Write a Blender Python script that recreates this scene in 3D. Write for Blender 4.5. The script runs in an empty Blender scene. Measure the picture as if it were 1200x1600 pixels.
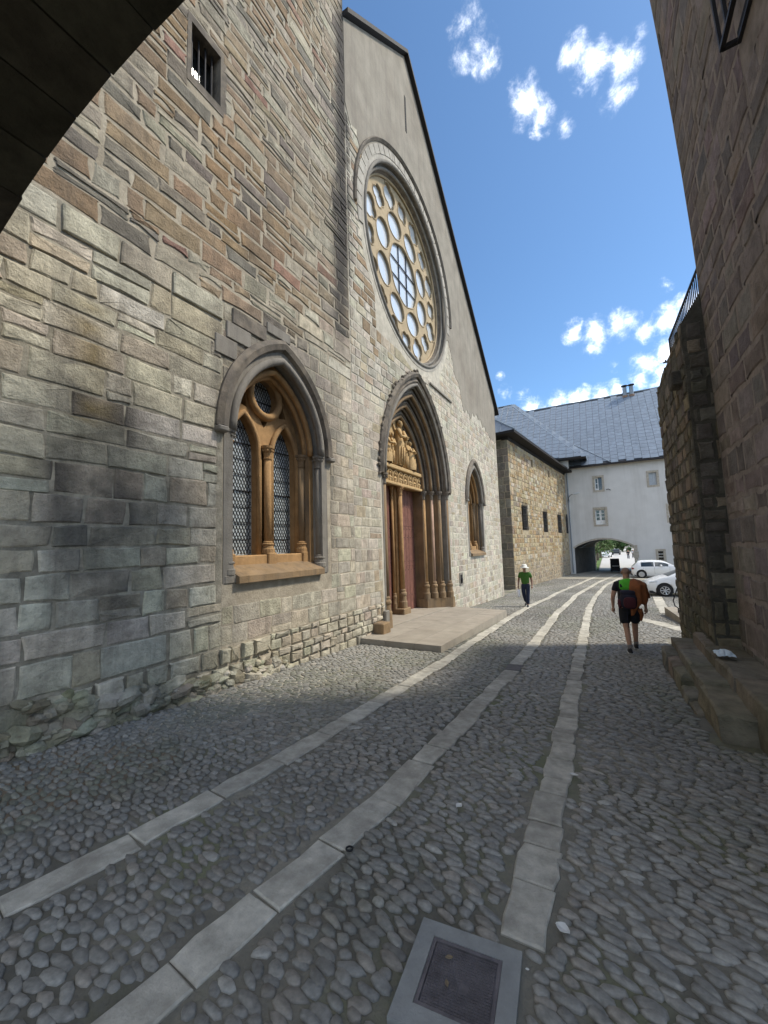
import bpy, math, random
import numpy as np
from mathutils import Vector, Matrix, noise
from mathutils.geometry import tessellate_polygon
R = math.radians
random.seed(7)
sc = bpy.context.scene
COL = sc.collection

# ------------------------------------------------------------------ camera
CAM = np.array([5.25, 0.0, 1.865]); FPX = 620.0
YAW, PITCH, ROLL = R(29.102), R(5.108), 0.030
_f = np.array([-math.sin(YAW)*math.cos(PITCH), math.cos(YAW)*math.cos(PITCH), math.sin(PITCH)])
_r = np.array([math.cos(YAW), math.sin(YAW), 0.0]); _u = np.cross(_r, _f)
CR = _r*math.cos(ROLL) - _u*math.sin(ROLL); CU = _r*math.sin(ROLL) + _u*math.cos(ROLL); CF = _f
cd = bpy.data.cameras.new('camera'); cam = bpy.data.objects.new('camera', cd); COL.objects.link(cam)
cd.sensor_fit = 'HORIZONTAL'; cd.sensor_width = 36.0; cd.lens = 36.0*FPX/1200.0
cd.clip_start = 0.05; cd.clip_end = 3000
cam.matrix_world = Matrix(((CR[0], CU[0], -CF[0], CAM[0]), (CR[1], CU[1], -CF[1], CAM[1]), (CR[2], CU[2], -CF[2], CAM[2]), (0, 0, 0, 1)))
sc.camera = cam

def screen(P):
    d = np.asarray(P, float) - CAM; z = d @ CF
    if z < 0.05: return None
    return 600 + FPX*(d @ CR)/z, 800 - FPX*(d @ CU)/z, z

# ------------------------------------------------------------------ sky and sun
SUN_AZ, SUN_EL = R(60.0), R(52.0)
w = bpy.data.worlds.new('World'); sc.world = w; w.use_nodes = True
nt = w.node_tree; nt.nodes.clear()
def N(tree, typ, **kw):
    n = tree.nodes.new(typ)
    for k, v in kw.items(): setattr(n, k, v)
    return n
def math_n(tree, op, a, b=None, clamp=False):
    n = tree.nodes.new('ShaderNodeMath'); n.operation = op; n.use_clamp = clamp
    for i, v in enumerate((a, b)):
        if v is None: continue
        if isinstance(v, (int, float)): n.inputs[i].default_value = v
        else: tree.links.new(v, n.inputs[i])
    return n.outputs[0]
out = N(nt, 'ShaderNodeOutputWorld'); bg = N(nt, 'ShaderNodeBackground'); bg.inputs[1].default_value = 0.15
sky = N(nt, 'ShaderNodeTexSky', sky_type='NISHITA', sun_disc=False, sun_elevation=SUN_EL, sun_rotation=SUN_AZ)
sky.altitude = 900; sky.air_density = .95; sky.dust_density = 0.6; sky.ozone_density = 4.5
tc = N(nt, 'ShaderNodeTexCoord')
nz = N(nt, 'ShaderNodeTexNoise'); nz.inputs['Scale'].default_value = 24; nz.inputs['Detail'].default_value = 6; nz.inputs['Roughness'].default_value = .68; nz.inputs['Distortion'].default_value = .2
nt.links.new(tc.outputs['Generated'], nz.inputs['Vector'])
# cumulus puffs: azimuth (from +y towards +x), elevation, radius (degrees), density
CLOUDS = [(-13.6, 55, 2.2, .6), (-12, 53.5, 2.2, .6), (-14.5, 53.2, 1.8, .5), (-11, 52.2, 1.8, .55),
          (-5.9, 48.4, 2.6, .85), (-4, 46.6, 1.8, .7), (-1.1, 45.4, 1.3, .6),
          (.8, 50, 1.8, .7), (2.8, 48.4, 2.3, .8), (6.2, 47.3, 2.0, .8), (5.3, 45.5, 1.9, .7), (8.3, 48.7, .9, .5),
          (-1.9, 26.1, 1.9, .8), (.6, 25.5, 2.3, .9), (3, 25.6, 2.3, .9), (4.3, 25.6, 1.8, .8), (.2, 23.6, 1.7, .65),
          (6, 23.9, 1.7, .7), (8.4, 24.5, 2.3, .9), (10.6, 25, 2.4, .9), (5.7, 20.4, 2.3, .9), (7.7, 18.6, 3, .95), (5, 19.1, 2, .85), (8.1, 21.2, 2.6, .85), (11, 17, 4, .9),
          (-7.8, 18, 2.0, .8), (-4.6, 18, 2.3, .9), (-1.8, 18, 2.3, .9), (.8, 17.9, 2.0, .85), (2.3, 18.4, 1.6, .75), (-6.2, 17, 2.4, .85), (-2, 16.6, 2.8, .9),
          (-10.9, 20.5, 1.5, .55), (-9, 20, 1.4, .5), (-11.7, 22.6, .8, .5), (2.4, 21.1, 1.0, .45), (8.4, 28.1, 1.1, .5)]
nrm = N(nt, 'ShaderNodeVectorMath', operation='NORMALIZE'); nt.links.new(tc.outputs['Generated'], nrm.inputs[0])
acc = None
for az, el, rad, dens in CLOUDS:
    a, e = R(az), R(el); c = Vector((math.sin(a)*math.cos(e), math.cos(a)*math.cos(e), math.sin(e)))
    d = N(nt, 'ShaderNodeVectorMath', operation='DISTANCE'); d.inputs[1].default_value = c; nt.links.new(nrm.outputs[0], d.inputs[0])
    ma = N(nt, 'ShaderNodeMath', operation='MULTIPLY_ADD'); nt.links.new(d.outputs['Value'], ma.inputs[0]); ma.inputs[1].default_value = -dens*1.7/R(rad); ma.inputs[2].default_value = dens*1.7
    acc = ma.outputs[0] if acc is None else math_n(nt, 'MAXIMUM', acc, ma.outputs[0])
# added unseen cloud outside the view, denser, to brighten and whiten the ambient light
nb_ = N(nt, 'ShaderNodeTexNoise'); nb_.inputs['Scale'].default_value = 4.2; nb_.inputs['Detail'].default_value = 2; nt.links.new(tc.outputs['Generated'], nb_.inputs['Vector'])
dv = N(nt, 'ShaderNodeVectorMath', operation='DOT_PRODUCT'); dv.inputs[1].default_value = (-.10, .86, .50); nt.links.new(nrm.outputs[0], dv.inputs[0])
oth = N(nt, 'ShaderNodeMapRange'); oth.inputs['From Min'].default_value = .84; oth.inputs['From Max'].default_value = .70; nt.links.new(dv.outputs['Value'], oth.inputs['Value'])
far = math_n(nt, 'MULTIPLY', math_n(nt, 'MULTIPLY', math_n(nt, 'SUBTRACT', nb_.outputs[0], .40), 7.0), oth.outputs[0])
acc = math_n(nt, 'MAXIMUM', math_n(nt, 'MAXIMUM', acc, far), 0.0)
nsum = math_n(nt, 'MULTIPLY', math_n(nt, 'SUBTRACT', nz.outputs[0], .5), 3.2)
gate = math_n(nt, 'MULTIPLY', acc, 5.0, True)
cov = math_n(nt, 'MULTIPLY', math_n(nt, 'SUBTRACT', math_n(nt, 'ADD', acc, nsum), .05), gate)
ramp = N(nt, 'ShaderNodeMapRange'); ramp.interpolation_type = 'SMOOTHSTEP'
ramp.inputs['From Min'].default_value = 0.0; ramp.inputs['From Max'].default_value = 2.3; ramp.inputs['To Max'].default_value = .97
nt.links.new(cov, ramp.inputs['Value'])
mixc = N(nt, 'ShaderNodeMix', data_type='RGBA'); nt.links.new(math_n(nt, 'POWER', ramp.outputs[0], 1.55), mixc.inputs['Factor'])
hue = N(nt, 'ShaderNodeMix', data_type='RGBA', blend_type='MULTIPLY'); hue.inputs['Factor'].default_value = 1.0
hue.inputs[7].default_value = (0.225, 0.262, 0.262, 1)
nt.links.new(sky.outputs[0], hue.inputs[6]); nt.links.new(hue.outputs[2], mixc.inputs[6]); mixc.inputs[7].default_value = (6.2, 6.15, 6.05, 1)
nt.links.new(mixc.outputs[2], bg.inputs[0]); nt.links.new(bg.outputs[0], out.inputs[0])

sl = bpy.data.lights.new('sun', 'SUN'); sun = bpy.data.objects.new('sun', sl); COL.objects.link(sun)
sl.energy = 0.85; sl.angle = R(7); sl.color = (1.0, .925, .79)
sd = Vector((math.sin(SUN_AZ)*math.cos(SUN_EL), math.cos(SUN_AZ)*math.cos(SUN_EL), math.sin(SUN_EL)))
sun.rotation_euler = (-sd).to_track_quat('-Z', 'Y').to_euler(); sun.location = (10, 10, 40)
vs = sc.view_settings; vs.view_transform = 'Standard'; vs.look = 'None'; vs.exposure = 2.45; vs.gamma = 1.0; vs.use_curve_mapping = False
sc.cycles.max_bounces = 6; sc.cycles.diffuse_bounces = 3; sc.cycles.glossy_bounces = 3; sc.cycles.transmission_bounces = 2; sc.cycles.caustics_reflective = False; sc.cycles.caustics_refractive = False
sc.render.resolution_x = 768; sc.render.resolution_y = 1024

# ------------------------------------------------------------------ materials
MATS = {}
def mat(name, col=(.5, .5, .5), rough=.85, bump=0.0, bscale=30, var=.0, vscale=8, attr=False, metal=0.0, spec=.3, detail=6, var2=0.0, v2scale=1.3, v2col=(.1, .1, .1), coat=0.0, bdist=.02, v2lo=.45, v2hi=.7, objvar=0.0, streak=0.0, scol=(.1, .1, .1), sscale=5.0):
    if name in MATS: return MATS[name]
    m = bpy.data.materials.new(name); m.use_nodes = True; t = m.node_tree; b = t.nodes['Principled BSDF']
    b.inputs['Roughness'].default_value = rough; b.inputs['Metallic'].default_value = metal; b.inputs['Specular IOR Level'].default_value = spec
    b.inputs['Coat Weight'].default_value = coat
    geo = N(t, 'ShaderNodeNewGeometry'); pos = geo.outputs['Position']
    if attr:
        at = N(t, 'ShaderNodeAttribute', attribute_name='Col'); c = at.outputs['Color']
    else:
        rgb = N(t, 'ShaderNodeRGB'); rgb.outputs[0].default_value = (*col, 1); c = rgb.outputs[0]
    def noi(scale, det=detail, rg=.6):
        n = N(t, 'ShaderNodeTexNoise'); n.inputs['Scale'].default_value = scale; n.inputs['Detail'].default_value = det; n.inputs['Roughness'].default_value = rg
        t.links.new(pos, n.inputs['Vector']); return n.outputs[0]
    if var:
        mr = N(t, 'ShaderNodeMapRange'); mr.inputs['From Min'].default_value = .3; mr.inputs['From Max'].default_value = .7
        mr.inputs['To Min'].default_value = 1-var; mr.inputs['To Max'].default_value = 1+var; t.links.new(noi(vscale), mr.inputs['Value'])
        sm = N(t, 'ShaderNodeVectorMath', operation='SCALE'); t.links.new(c, sm.inputs[0]); t.links.new(mr.outputs[0], sm.inputs['Scale']); c = sm.outputs[0]
    if var2:
        mr = N(t, 'ShaderNodeMapRange'); mr.inputs['From Min'].default_value = v2lo; mr.inputs['From Max'].default_value = v2hi; mr.inputs['To Max'].default_value = var2
        t.links.new(noi(v2scale, 5, .65), mr.inputs['Value'])
        mx = N(t, 'ShaderNodeMix', data_type='RGBA'); t.links.new(mr.outputs[0], mx.inputs['Factor']); t.links.new(c, mx.inputs[6]); mx.inputs[7].default_value = (*v2col, 1); c = mx.outputs[2]
    if streak:
        mp = N(t, 'ShaderNodeMapping'); mp.inputs['Scale'].default_value = (sscale, sscale, sscale*.06); t.links.new(pos, mp.inputs['Vector'])
        n = N(t, 'ShaderNodeTexNoise'); n.inputs['Scale'].default_value = 1.0; n.inputs['Detail'].default_value = 5; n.inputs['Roughness'].default_value = .7; t.links.new(mp.outputs[0], n.inputs['Vector'])
        mr = N(t, 'ShaderNodeMapRange'); mr.inputs['From Min'].default_value = .48; mr.inputs['From Max'].default_value = .72; mr.inputs['To Max'].default_value = streak; t.links.new(n.outputs[0], mr.inputs['Value'])
        mx = N(t, 'ShaderNodeMix', data_type='RGBA'); t.links.new(mr.outputs[0], mx.inputs['Factor']); t.links.new(c, mx.inputs[6]); mx.inputs[7].default_value = (*scol, 1); c = mx.outputs[2]
    if objvar:
        oi = N(t, 'ShaderNodeObjectInfo'); mr = N(t, 'ShaderNodeMapRange'); mr.inputs['To Min'].default_value = 1-objvar; mr.inputs['To Max'].default_value = 1+objvar; t.links.new(oi.outputs['Random'], mr.inputs['Value'])
        sm = N(t, 'ShaderNodeVectorMath', operation='SCALE'); t.links.new(c, sm.inputs[0]); t.links.new(mr.outputs[0], sm.inputs['Scale']); c = sm.outputs[0]
    t.links.new(c, b.inputs['Base Color'])
    if bump:
        bp = N(t, 'ShaderNodeBump'); bp.inputs['Strength'].default_value = bump; bp.inputs['Distance'].default_value = bdist
        t.links.new(noi(bscale, 8, .65), bp.inputs['Height']); t.links.new(bp.outputs[0], b.inputs['Normal'])
    MATS[name] = m; return m
M_STONE = mat('weathered_stone', attr=True, streak=.52, scol=(.10, .088, .075), sscale=2.4, bump=.85, bscale=30, var=.30, vscale=6, rough=.92, spec=.15, bdist=.03, var2=.35, v2scale=14, v2col=(.12, .11, .10), v2lo=.55, v2hi=.72)
M_MORTAR = mat('old_mortar', (.33, .30, .24), bump=.8, bscale=30, var=.35, vscale=6, rough=.95, spec=.1, var2=.6, v2scale=2.6, v2col=(.10, .09, .07))
M_LIME = mat('lime_mortar', (.50, .46, .385), streak=.3, scol=(.26, .235, .19), sscale=3.0, bump=.8, bscale=26, var=.2, vscale=5, rough=.95, spec=.1, var2=.5, v2scale=1.1, v2col=(.30, .275, .23))
M_TLIME = mat('tower_lime_mortar', (.37, .325, .255), bump=.8, bscale=26, var=.25, vscale=5, rough=.95, spec=.1, var2=.6, v2scale=1.6, v2col=(.24, .205, .155))
def dark_run(m):            # soot-dark water run down the tower's corner
    t = m.node_tree; b = t.nodes['Principled BSDF']; src = b.inputs['Base Color'].links[0].from_socket
    geo = N(t, 'ShaderNodeNewGeometry'); sp = N(t, 'ShaderNodeSeparateXYZ'); t.links.new(geo.outputs['Position'], sp.inputs[0])
    n = N(t, 'ShaderNodeTexNoise'); n.inputs['Scale'].default_value = 1.6; n.inputs['Detail'].default_value = 6; t.links.new(geo.outputs['Position'], n.inputs['Vector'])
    cy = math_n(t, 'ADD', math_n(t, 'MULTIPLY', sp.outputs['Z'], .045), 7.22)
    d = math_n(t, 'ABSOLUTE', math_n(t, 'SUBTRACT', math_n(t, 'ADD', sp.outputs['Y'], math_n(t, 'MULTIPLY', math_n(t, 'SUBTRACT', n.outputs[0], .5), .7)), cy))
    def mr(v, a, b_):
        k = N(t, 'ShaderNodeMapRange'); k.interpolation_type = 'SMOOTHSTEP'; k.inputs['From Min'].default_value = a; k.inputs['From Max'].default_value = b_; t.links.new(v, k.inputs['Value']); return k.outputs[0]
    f = math_n(t, 'MULTIPLY', math_n(t, 'MULTIPLY', mr(d, .42, .08), mr(sp.outputs['Z'], 6.0, 8.5)), .85)
    mx = N(t, 'ShaderNodeMix', data_type='RGBA'); t.links.new(f, mx.inputs['Factor']); t.links.new(src, mx.inputs[6]); mx.inputs[7].default_value = (.05, .045, .043, 1); t.links.new(mx.outputs[2], b.inputs['Base Color'])
dark_run(M_TLIME); dark_run(M_STONE); dark_run(M_LIME)
M_PLASTER = mat('gable_plaster', (.28, .252, .21), streak=.45, scol=(.135, .12, .105), sscale=3.0, bump=.6, bscale=14, var=.16, vscale=1.6, rough=.95, spec=.1, var2=.5, v2scale=.45, v2col=(.18, .15, .12))
M_SAND = mat('ochre_sandstone', (.37, .225, .105), streak=.5, scol=(.15, .10, .06), sscale=6, bump=.45, bscale=30, var=.22, vscale=5, rough=.88, spec=.15, var2=.35, v2scale=2.2, v2col=(.26, .17, .09))
M_SANDB = mat('browned_sandstone', (.27, .185, .105), streak=.6, scol=(.09, .075, .06), sscale=7, bump=.45, bscale=30, var=.25, vscale=4, rough=.9, spec=.15, var2=.7, v2scale=2.0, v2col=(.12, .10, .08))
M_SANDD = mat('blackened_sandstone', (.135, .118, .10), bump=.5, bscale=28, var=.35, vscale=4, rough=.92, spec=.15, var2=.6, v2scale=3.0, v2col=(.30, .25, .19))
M_GREYST = mat('grey_dressed_stone', (.235, .215, .185), streak=.5, scol=(.08, .072, .065), sscale=6, bump=.4, bscale=35, var=.22, vscale=5, rough=.9, spec=.15, var2=.5, v2scale=2.5, v2col=(.13, .125, .12))
M_PALEST = mat('pale_dressed_stone', (.40, .37, .32), streak=.6, scol=(.12, .11, .10), sscale=7, bump=.4, bscale=35, var=.18, vscale=5, rough=.9, spec=.15, var2=.45, v2scale=2.0, v2col=(.22, .20, .18))
M_PLATF = mat('platform_sandstone', (.30, .268, .22), bump=.3, bscale=35, var=.14, vscale=3, rough=.9, spec=.15, var2=.35, v2scale=1.2, v2col=(.24, .205, .165), objvar=.06)
M_TYMP = mat('carved_ochre_stone', (.47, .325, .165), bump=.3, bscale=40, var=.15, vscale=6, rough=.88, spec=.15)
M_TYMPD = mat('carved_recess_stone', (.27, .175, .085), bump=.3, bscale=40, var=.2, vscale=6, rough=.9, spec=.1)
M_ROSE = mat('rose_tracery_stone', (.40, .315, .205), bump=.25, bscale=30, var=.14, vscale=4, rough=.9, spec=.15, var2=.3, v2scale=1.5, v2col=(.35, .28, .2))
M_SLATE = mat('slate_panel', (.155, .19, .235), objvar=.07, bump=.15, bscale=20, var=.18, vscale=2.5, rough=.42, spec=.5)
M_SLATED = mat('slate_joint', (.03, .035, .045), rough=.7)
M_RIDGE = mat('ridge_metal', (.20, .235, .27), rough=.4, metal=.3, var=.15, vscale=3)
M_EAVE = mat('eave_board', (.022, .02, .02), rough=.8, bump=.3, bscale=25)
M_WHITE = mat('white_render', (.60, .59, .57), streak=.30, scol=(.33, .31, .285), sscale=1.2, bump=.25, bscale=18, var=.05, vscale=1.2, rough=.93, spec=.15, var2=.28, v2scale=.35, v2col=(.41, .385, .345), v2lo=.5, v2hi=.75)
M_FRAME = mat('window_surround_stone', (.40, .36, .30), bump=.3, bscale=40, var=.2, vscale=6, rough=.9)
M_WPAINT = mat('white_painted_wood', (.80, .80, .78), rough=.5, var=.06, vscale=8)
M_SHUT = mat('grey_shutter', (.40, .44, .48), rough=.6, var=.1, vscale=10)
M_IRON = mat('dark_iron', (.028, .027, .03), rough=.55, metal=.4, bump=.2, bscale=60)
M_LEADC = mat('lead_came', (.018, .018, .02), rough=.9, spec=.1)
M_DOOR = mat('red_brown_door', (.17, .075, .055), rough=.65, bump=.3, bscale=40, var=.25, vscale=6)
M_DARK = mat('interior_dark', (.012, .012, .013), rough=.9)
M_COB = mat('cobble_stone', attr=True, bump=.5, bscale=60, var=.3, vscale=25, rough=.62, spec=.35, bdist=.008)
M_KERB = mat('granite_kerb', (.435, .41, .35), bump=.55, bscale=70, var=.28, vscale=9, rough=.85, spec=.2, var2=.6, v2scale=4, v2col=(.24, .22, .18), bdist=.012, objvar=.16)
M_DKERB = mat('dark_kerb', (.14, .13, .125), bump=.5, bscale=60, var=.2, vscale=9, rough=.85)
M_CONC = mat('concrete', (.27, .275, .265), bump=.3, bscale=80, var=.15, vscale=10, rough=.85)
M_CAST = mat('cast_iron', (.15, .135, .14), rough=.6, metal=.3, bump=.3, bscale=60, var=.3, vscale=12)
M_ROAD = mat('pale_road', (.44, .425, .40), rough=.9, var=.08, vscale=1.0)
M_GRASS = mat('lawn_grass', (.085, .14, .03), rough=.9, bump=.6, bscale=14, var=.3, vscale=3)
M_LEAF = mat('tree_leaf', (.065, .13, .03), rough=.6, attr=True)
M_BARK = mat('tree_bark', (.13, .105, .08), rough=.95, bump=.6, bscale=12)
M_HEDGE = mat('far_foliage', (.045, .085, .025), rough=.9, attr=True)
M_HOUSE = mat('house_rubble', attr=True, bump=1.0, bscale=18, var=.3, vscale=5, rough=.95, spec=.1, bdist=.03)
M_SOIL = mat('ground_soil', (.16, .15, .12), rough=.95, bump=.5, bscale=6, var=.25, vscale=.7)

def glass_mat(name, col, rough=.08, bump=.25, bscale=9, metal=0.0):
    m = mat(name, col, rough=rough, spec=.9, bump=bump, bscale=bscale, bdist=.006, metal=metal); return m
M_LEADED = glass_mat('leaded_glass', (.42, .46, .475), .28, .8, 5, .0)
M_ROSEG = glass_mat('rose_glass', (.74, .77, .79), .18, .8, 5, .3);  # pale base colour paints in the bright cloud reflected by the panes
M_PANE = glass_mat('window_glass', (.015, .018, .02), .05, .1, 3)
M_CARG = glass_mat('car_glass', (.02, .03, .035), .04, 0, 3)

# ground between cobbles: street bed with moss, sand and damp patches
def street_mat():
    m = bpy.data.materials.new('street_bed'); m.use_nodes = True; t = m.node_tree; b = t.nodes['Principled BSDF']
    b.inputs['Roughness'].default_value = .9; b.inputs['Specular IOR Level'].default_value = .2
    geo = N(t, 'ShaderNodeNewGeometry'); pos = geo.outputs['Position']
    def noi(s, d=6, rg=.6):
        n = N(t, 'ShaderNodeTexNoise'); n.inputs['Scale'].default_value = s; n.inputs['Detail'].default_value = d; n.inputs['Roughness'].default_value = rg
        t.links.new(pos, n.inputs['Vector']); return n.outputs[0]
    def mr(v, a, b_, c=0, d=1):
        n = N(t, 'ShaderNodeMapRange'); n.inputs['From Min'].default_value = a; n.inputs['From Max'].default_value = b_; n.inputs['To Min'].default_value = c; n.inputs['To Max'].default_value = d
        t.links.new(v, n.inputs['Value']); return n.outputs[0]
    def mix(f, a, b_):
        n = N(t, 'ShaderNodeMix', data_type='RGBA'); t.links.new(f, n.inputs['Factor'])
        for i, v in ((6, a), (7, b_)):
            if isinstance(v, tuple): n.inputs[i].default_value = (*v, 1)
            else: t.links.new(v, n.inputs[i])
        return n.outputs[2]
    c = mix(mr(noi(.7), .42, .62), (.12, .112, .09), (.28, .258, .205))
    c = mix(mr(noi(.8, 5), .52, .66, 0, .8), c, (.17, .185, .095))
    c = mix(mr(noi(26, 4), .35, .65, 0, .5), c, (.15, .145, .125))
    # old pale mortar wash along the church wall, damp earth nearer the camera
    def patch(cx, cy, sx, sy, colr, amt):
        global_c = c
        vm = N(t, 'ShaderNodeVectorMath', operation='SUBTRACT'); t.links.new(pos, vm.inputs[0]); vm.inputs[1].default_value = (cx, cy, 0)
        vs2 = N(t, 'ShaderNodeVectorMath', operation='MULTIPLY'); t.links.new(vm.outputs[0], vs2.inputs[0]); vs2.inputs[1].default_value = (1/sx, 1/sy, 0)
        ln = N(t, 'ShaderNodeVectorMath', operation='LENGTH'); t.links.new(vs2.outputs[0], ln.inputs[0])
        d = math_n(t, 'ADD', ln.outputs['Value'], math_n(t, 'MULTIPLY', math_n(t, 'SUBTRACT', noi(2.2), .5), 1.6))
        return mix(mr(d, 1.05, .7, 0, amt), global_c, colr)
    c = patch(.75, 4.6, .75, 2.2, (.47, .43, .345), .9)
    c = patch(.9, 1.9, .8, .8, (.20, .145, .095), .7)
    c = patch(1.2, 6.9, .9, 1.0, (.17, .18, .085), .7)
    # smaller setts beyond the modelled cobbles
    vo = N(t, 'ShaderNodeTexVoronoi'); vo.inputs['Scale'].default_value = 9; t.links.new(pos, vo.inputs['Vector'])
    sp = N(t, 'ShaderNodeSeparateXYZ'); t.links.new(pos, sp.inputs[0])
    far = mr(sp.outputs['Y'], 36, 38)
    vb = N(t, 'ShaderNodeTexVoronoi', feature='DISTANCE_TO_EDGE'); vb.inputs['Scale'].default_value = 9; t.links.new(pos, vb.inputs['Vector'])
    edge = mr(vb.outputs['Distance'], .02, .16)
    cob = mix(edge, (.22, .205, .165), (.33, .31, .265))
    c = mix(far, c, cob)
    t.links.new(c, b.inputs['Base Color'])
    bp = N(t, 'ShaderNodeBump'); bp.inputs['Strength'].default_value = .7; bp.inputs['Distance'].default_value = .01
    t.links.new(noi(45, 6), bp.inputs['Height']); t.links.new(bp.outputs[0], b.inputs['Normal'])
    return m
M_STREET = street_mat()

# ------------------------------------------------------------------ mesh helpers
def G(y):
    return -0.046*y if y < 22.6 else (-1.0396-0.018*(y-22.6) if y < 50 else -1.5328-0.004*(y-50))

class MB:
    def __init__(s): s.v = []; s.f = []; s.c = []; s.cur = None
    def add(s, verts, faces, col=None):
        o = len(s.v); s.v.extend([tuple(p) for p in verts]); s.f.extend([tuple(i+o for i in f) for f in faces])
        if col is not None:
            if isinstance(col, list): s.c.extend(col)
            else: s.c.extend([col]*len(verts))
    def box(s, x0, x1, y0, y1, z0, z1, col=None):
        v = [(x0,y0,z0),(x1,y0,z0),(x1,y1,z0),(x0,y1,z0),(x0,y0,z1),(x1,y0,z1),(x1,y1,z1),(x0,y1,z1)]
        s.add(v, [(0,3,2,1),(4,5,6,7),(0,1,5,4),(1,2,6,5),(2,3,7,6),(3,0,4,7)], col)
    def bbox(s, x0, x1, y0, y1, z0, z1, b=.01, col=None):      # box with chamfered edges
        vs_ = []
        for (sx, sy, sz) in [(a, c, e) for a in (0, 1) for c in (0, 1) for e in (0, 1)]:
            X = (x0, x1)[sx]; Y = (y0, y1)[sy]; Z = (z0, z1)[sz]; dx = b if sx == 0 else -b; dy = b if sy == 0 else -b; dz = b if sz == 0 else -b
            vs_ += [(X, Y+dy, Z+dz), (X+dx, Y, Z+dz), (X+dx, Y+dy, Z)]
        def i(a, c, e, k): return ((a*2+c)*2+e)*3+k
        f = []
        f += [(i(0,0,0,0),i(0,0,1,0),i(0,1,1,0),i(0,1,0,0)), (i(1,0,0,0),i(1,1,0,0),i(1,1,1,0),i(1,0,1,0))]
        f += [(i(0,0,0,1),i(1,0,0,1),i(1,0,1,1),i(0,0,1,1)), (i(0,1,0,1),i(0,1,1,1),i(1,1,1,1),i(1,1,0,1))]
        f += [(i(0,0,0,2),i(0,1,0,2),i(1,1,0,2),i(1,0,0,2)), (i(0,0,1,2),i(1,0,1,2),i(1,1,1,2),i(0,1,1,2))]
        for a in (0, 1):
            for c in (0, 1):
                f.append((i(a,c,0,0),i(a,c,1,0),i(a,c,1,1),i(a,c,0,1))); f.append((i(a,0,c,0),i(a,1,c,0),i(a,1,c,2),i(a,0,c,2))); f.append((i(0,a,c,1),i(1,a,c,1),i(1,a,c,2),i(0,a,c,2)))
                for e in (0, 1): f.append((i(a,c,e,0),i(a,c,e,1),i(a,c,e,2)))
        s.add(vs_, f, col)
    def tube(s, pts, r, n=6, col=None, caps=True):
        pts = [Vector(p) for p in pts]; rs = r if isinstance(r, (list, tuple)) else [r]*len(pts)
        V = []; F_ = []
        ref = None
        for k, p in enumerate(pts):
            d = (pts[min(k+1, len(pts)-1)] - pts[max(k-1, 0)]).normalized()
            a = d.orthogonal().normalized() if ref is None else (ref - d*ref.dot(d)).normalized()
            ref = a; b_ = d.cross(a)
            for j in range(n):
                t = 2*math.pi*j/n; V.append(p + (a*math.cos(t)+b_*math.sin(t))*rs[k])
        for k in range(len(pts)-1):
            for j in range(n): F_.append((k*n+j, k*n+(j+1) % n, (k+1)*n+(j+1) % n, (k+1)*n+j))
        if caps: F_.append(tuple(range(n-1, -1, -1))); F_.append(tuple((len(pts)-1)*n+j for j in range(n)))
        s.add(V, F_, col)
    def lathe(s, prof, c, n=16, axis='z', col=None):
        V = []; F_ = []
        for (r, z) in prof:
            for j in range(n):
                t = 2*math.pi*j/n; a, b_ = r*math.cos(t), r*math.sin(t)
                V.append((c[0]+a, c[1]+b_, c[2]+z) if axis == 'z' else ((c[0]+z, c[1]+a, c[2]+b_) if axis == 'x' else (c[0]+a, c[1]+z, c[2]+b_)))
        for k in range(len(prof)-1):
            for j in range(n): F_.append((k*n+j, k*n+(j+1) % n, (k+1)*n+(j+1) % n, (k+1)*n+j))
        F_.append(tuple(range(n-1, -1, -1))); F_.append(tuple((len(prof)-1)*n+j for j in range(n)))
        s.add(V, F_, col)
    def ball(s, c, r, n=10, m=6, col=None, rot=None):
        rx, ry, rz = r if isinstance(r, (list, tuple)) else (r, r, r); V = []; F_ = []
        for i in range(1, m):
            ph = math.pi*i/m
            for j in range(n):
                t = 2*math.pi*j/n; V.append(Vector((rx*math.sin(ph)*math.cos(t), ry*math.sin(ph)*math.sin(t), rz*math.cos(ph))))
        V.append(Vector((0, 0, rz))); V.append(Vector((0, 0, -rz)))
        if rot is not None: V = [rot @ v for v in V]
        V = [Vector(c)+v for v in V]
        for i in range(m-2):
            for j in range(n): F_.append((i*n+j, (i+1)*n+j, (i+1)*n+(j+1) % n, i*n+(j+1) % n))
        T = len(V)-2
        for j in range(n): F_.append((T, j, (j+1) % n)); F_.append((T+1, (m-2)*n+(j+1) % n, (m-2)*n+j))
        s.add(V, F_, col)
    def plate(s, fr, outer, holes, h0, h1, col=None):
        loops = [outer]+list(holes); flat = [p for l in loops for p in l]
        tris = tessellate_polygon([[Vector((p[0], p[1], 0)) for p in l] for l in loops])
        n = len(flat); V = [fr(p[0], p[1], h1) for p in flat]+[fr(p[0], p[1], h0) for p in flat]; F_ = []
        for t in tris:
            a, b_, c = (flat[i] for i in t); ar = (b_[0]-a[0])*(c[1]-a[1])-(b_[1]-a[1])*(c[0]-a[0])
            if ar < 0: t = (t[0], t[2], t[1])
            F_.append(tuple(t)); F_.append((t[2]+n, t[1]+n, t[0]+n))
        o = 0
        for l in loops:
            for k in range(len(l)):
                a, b_ = o+k, o+(k+1) % len(l); F_.append((a, b_, b_+n, a+n))
            o += len(l)
        s.add(V, F_, col)
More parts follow.
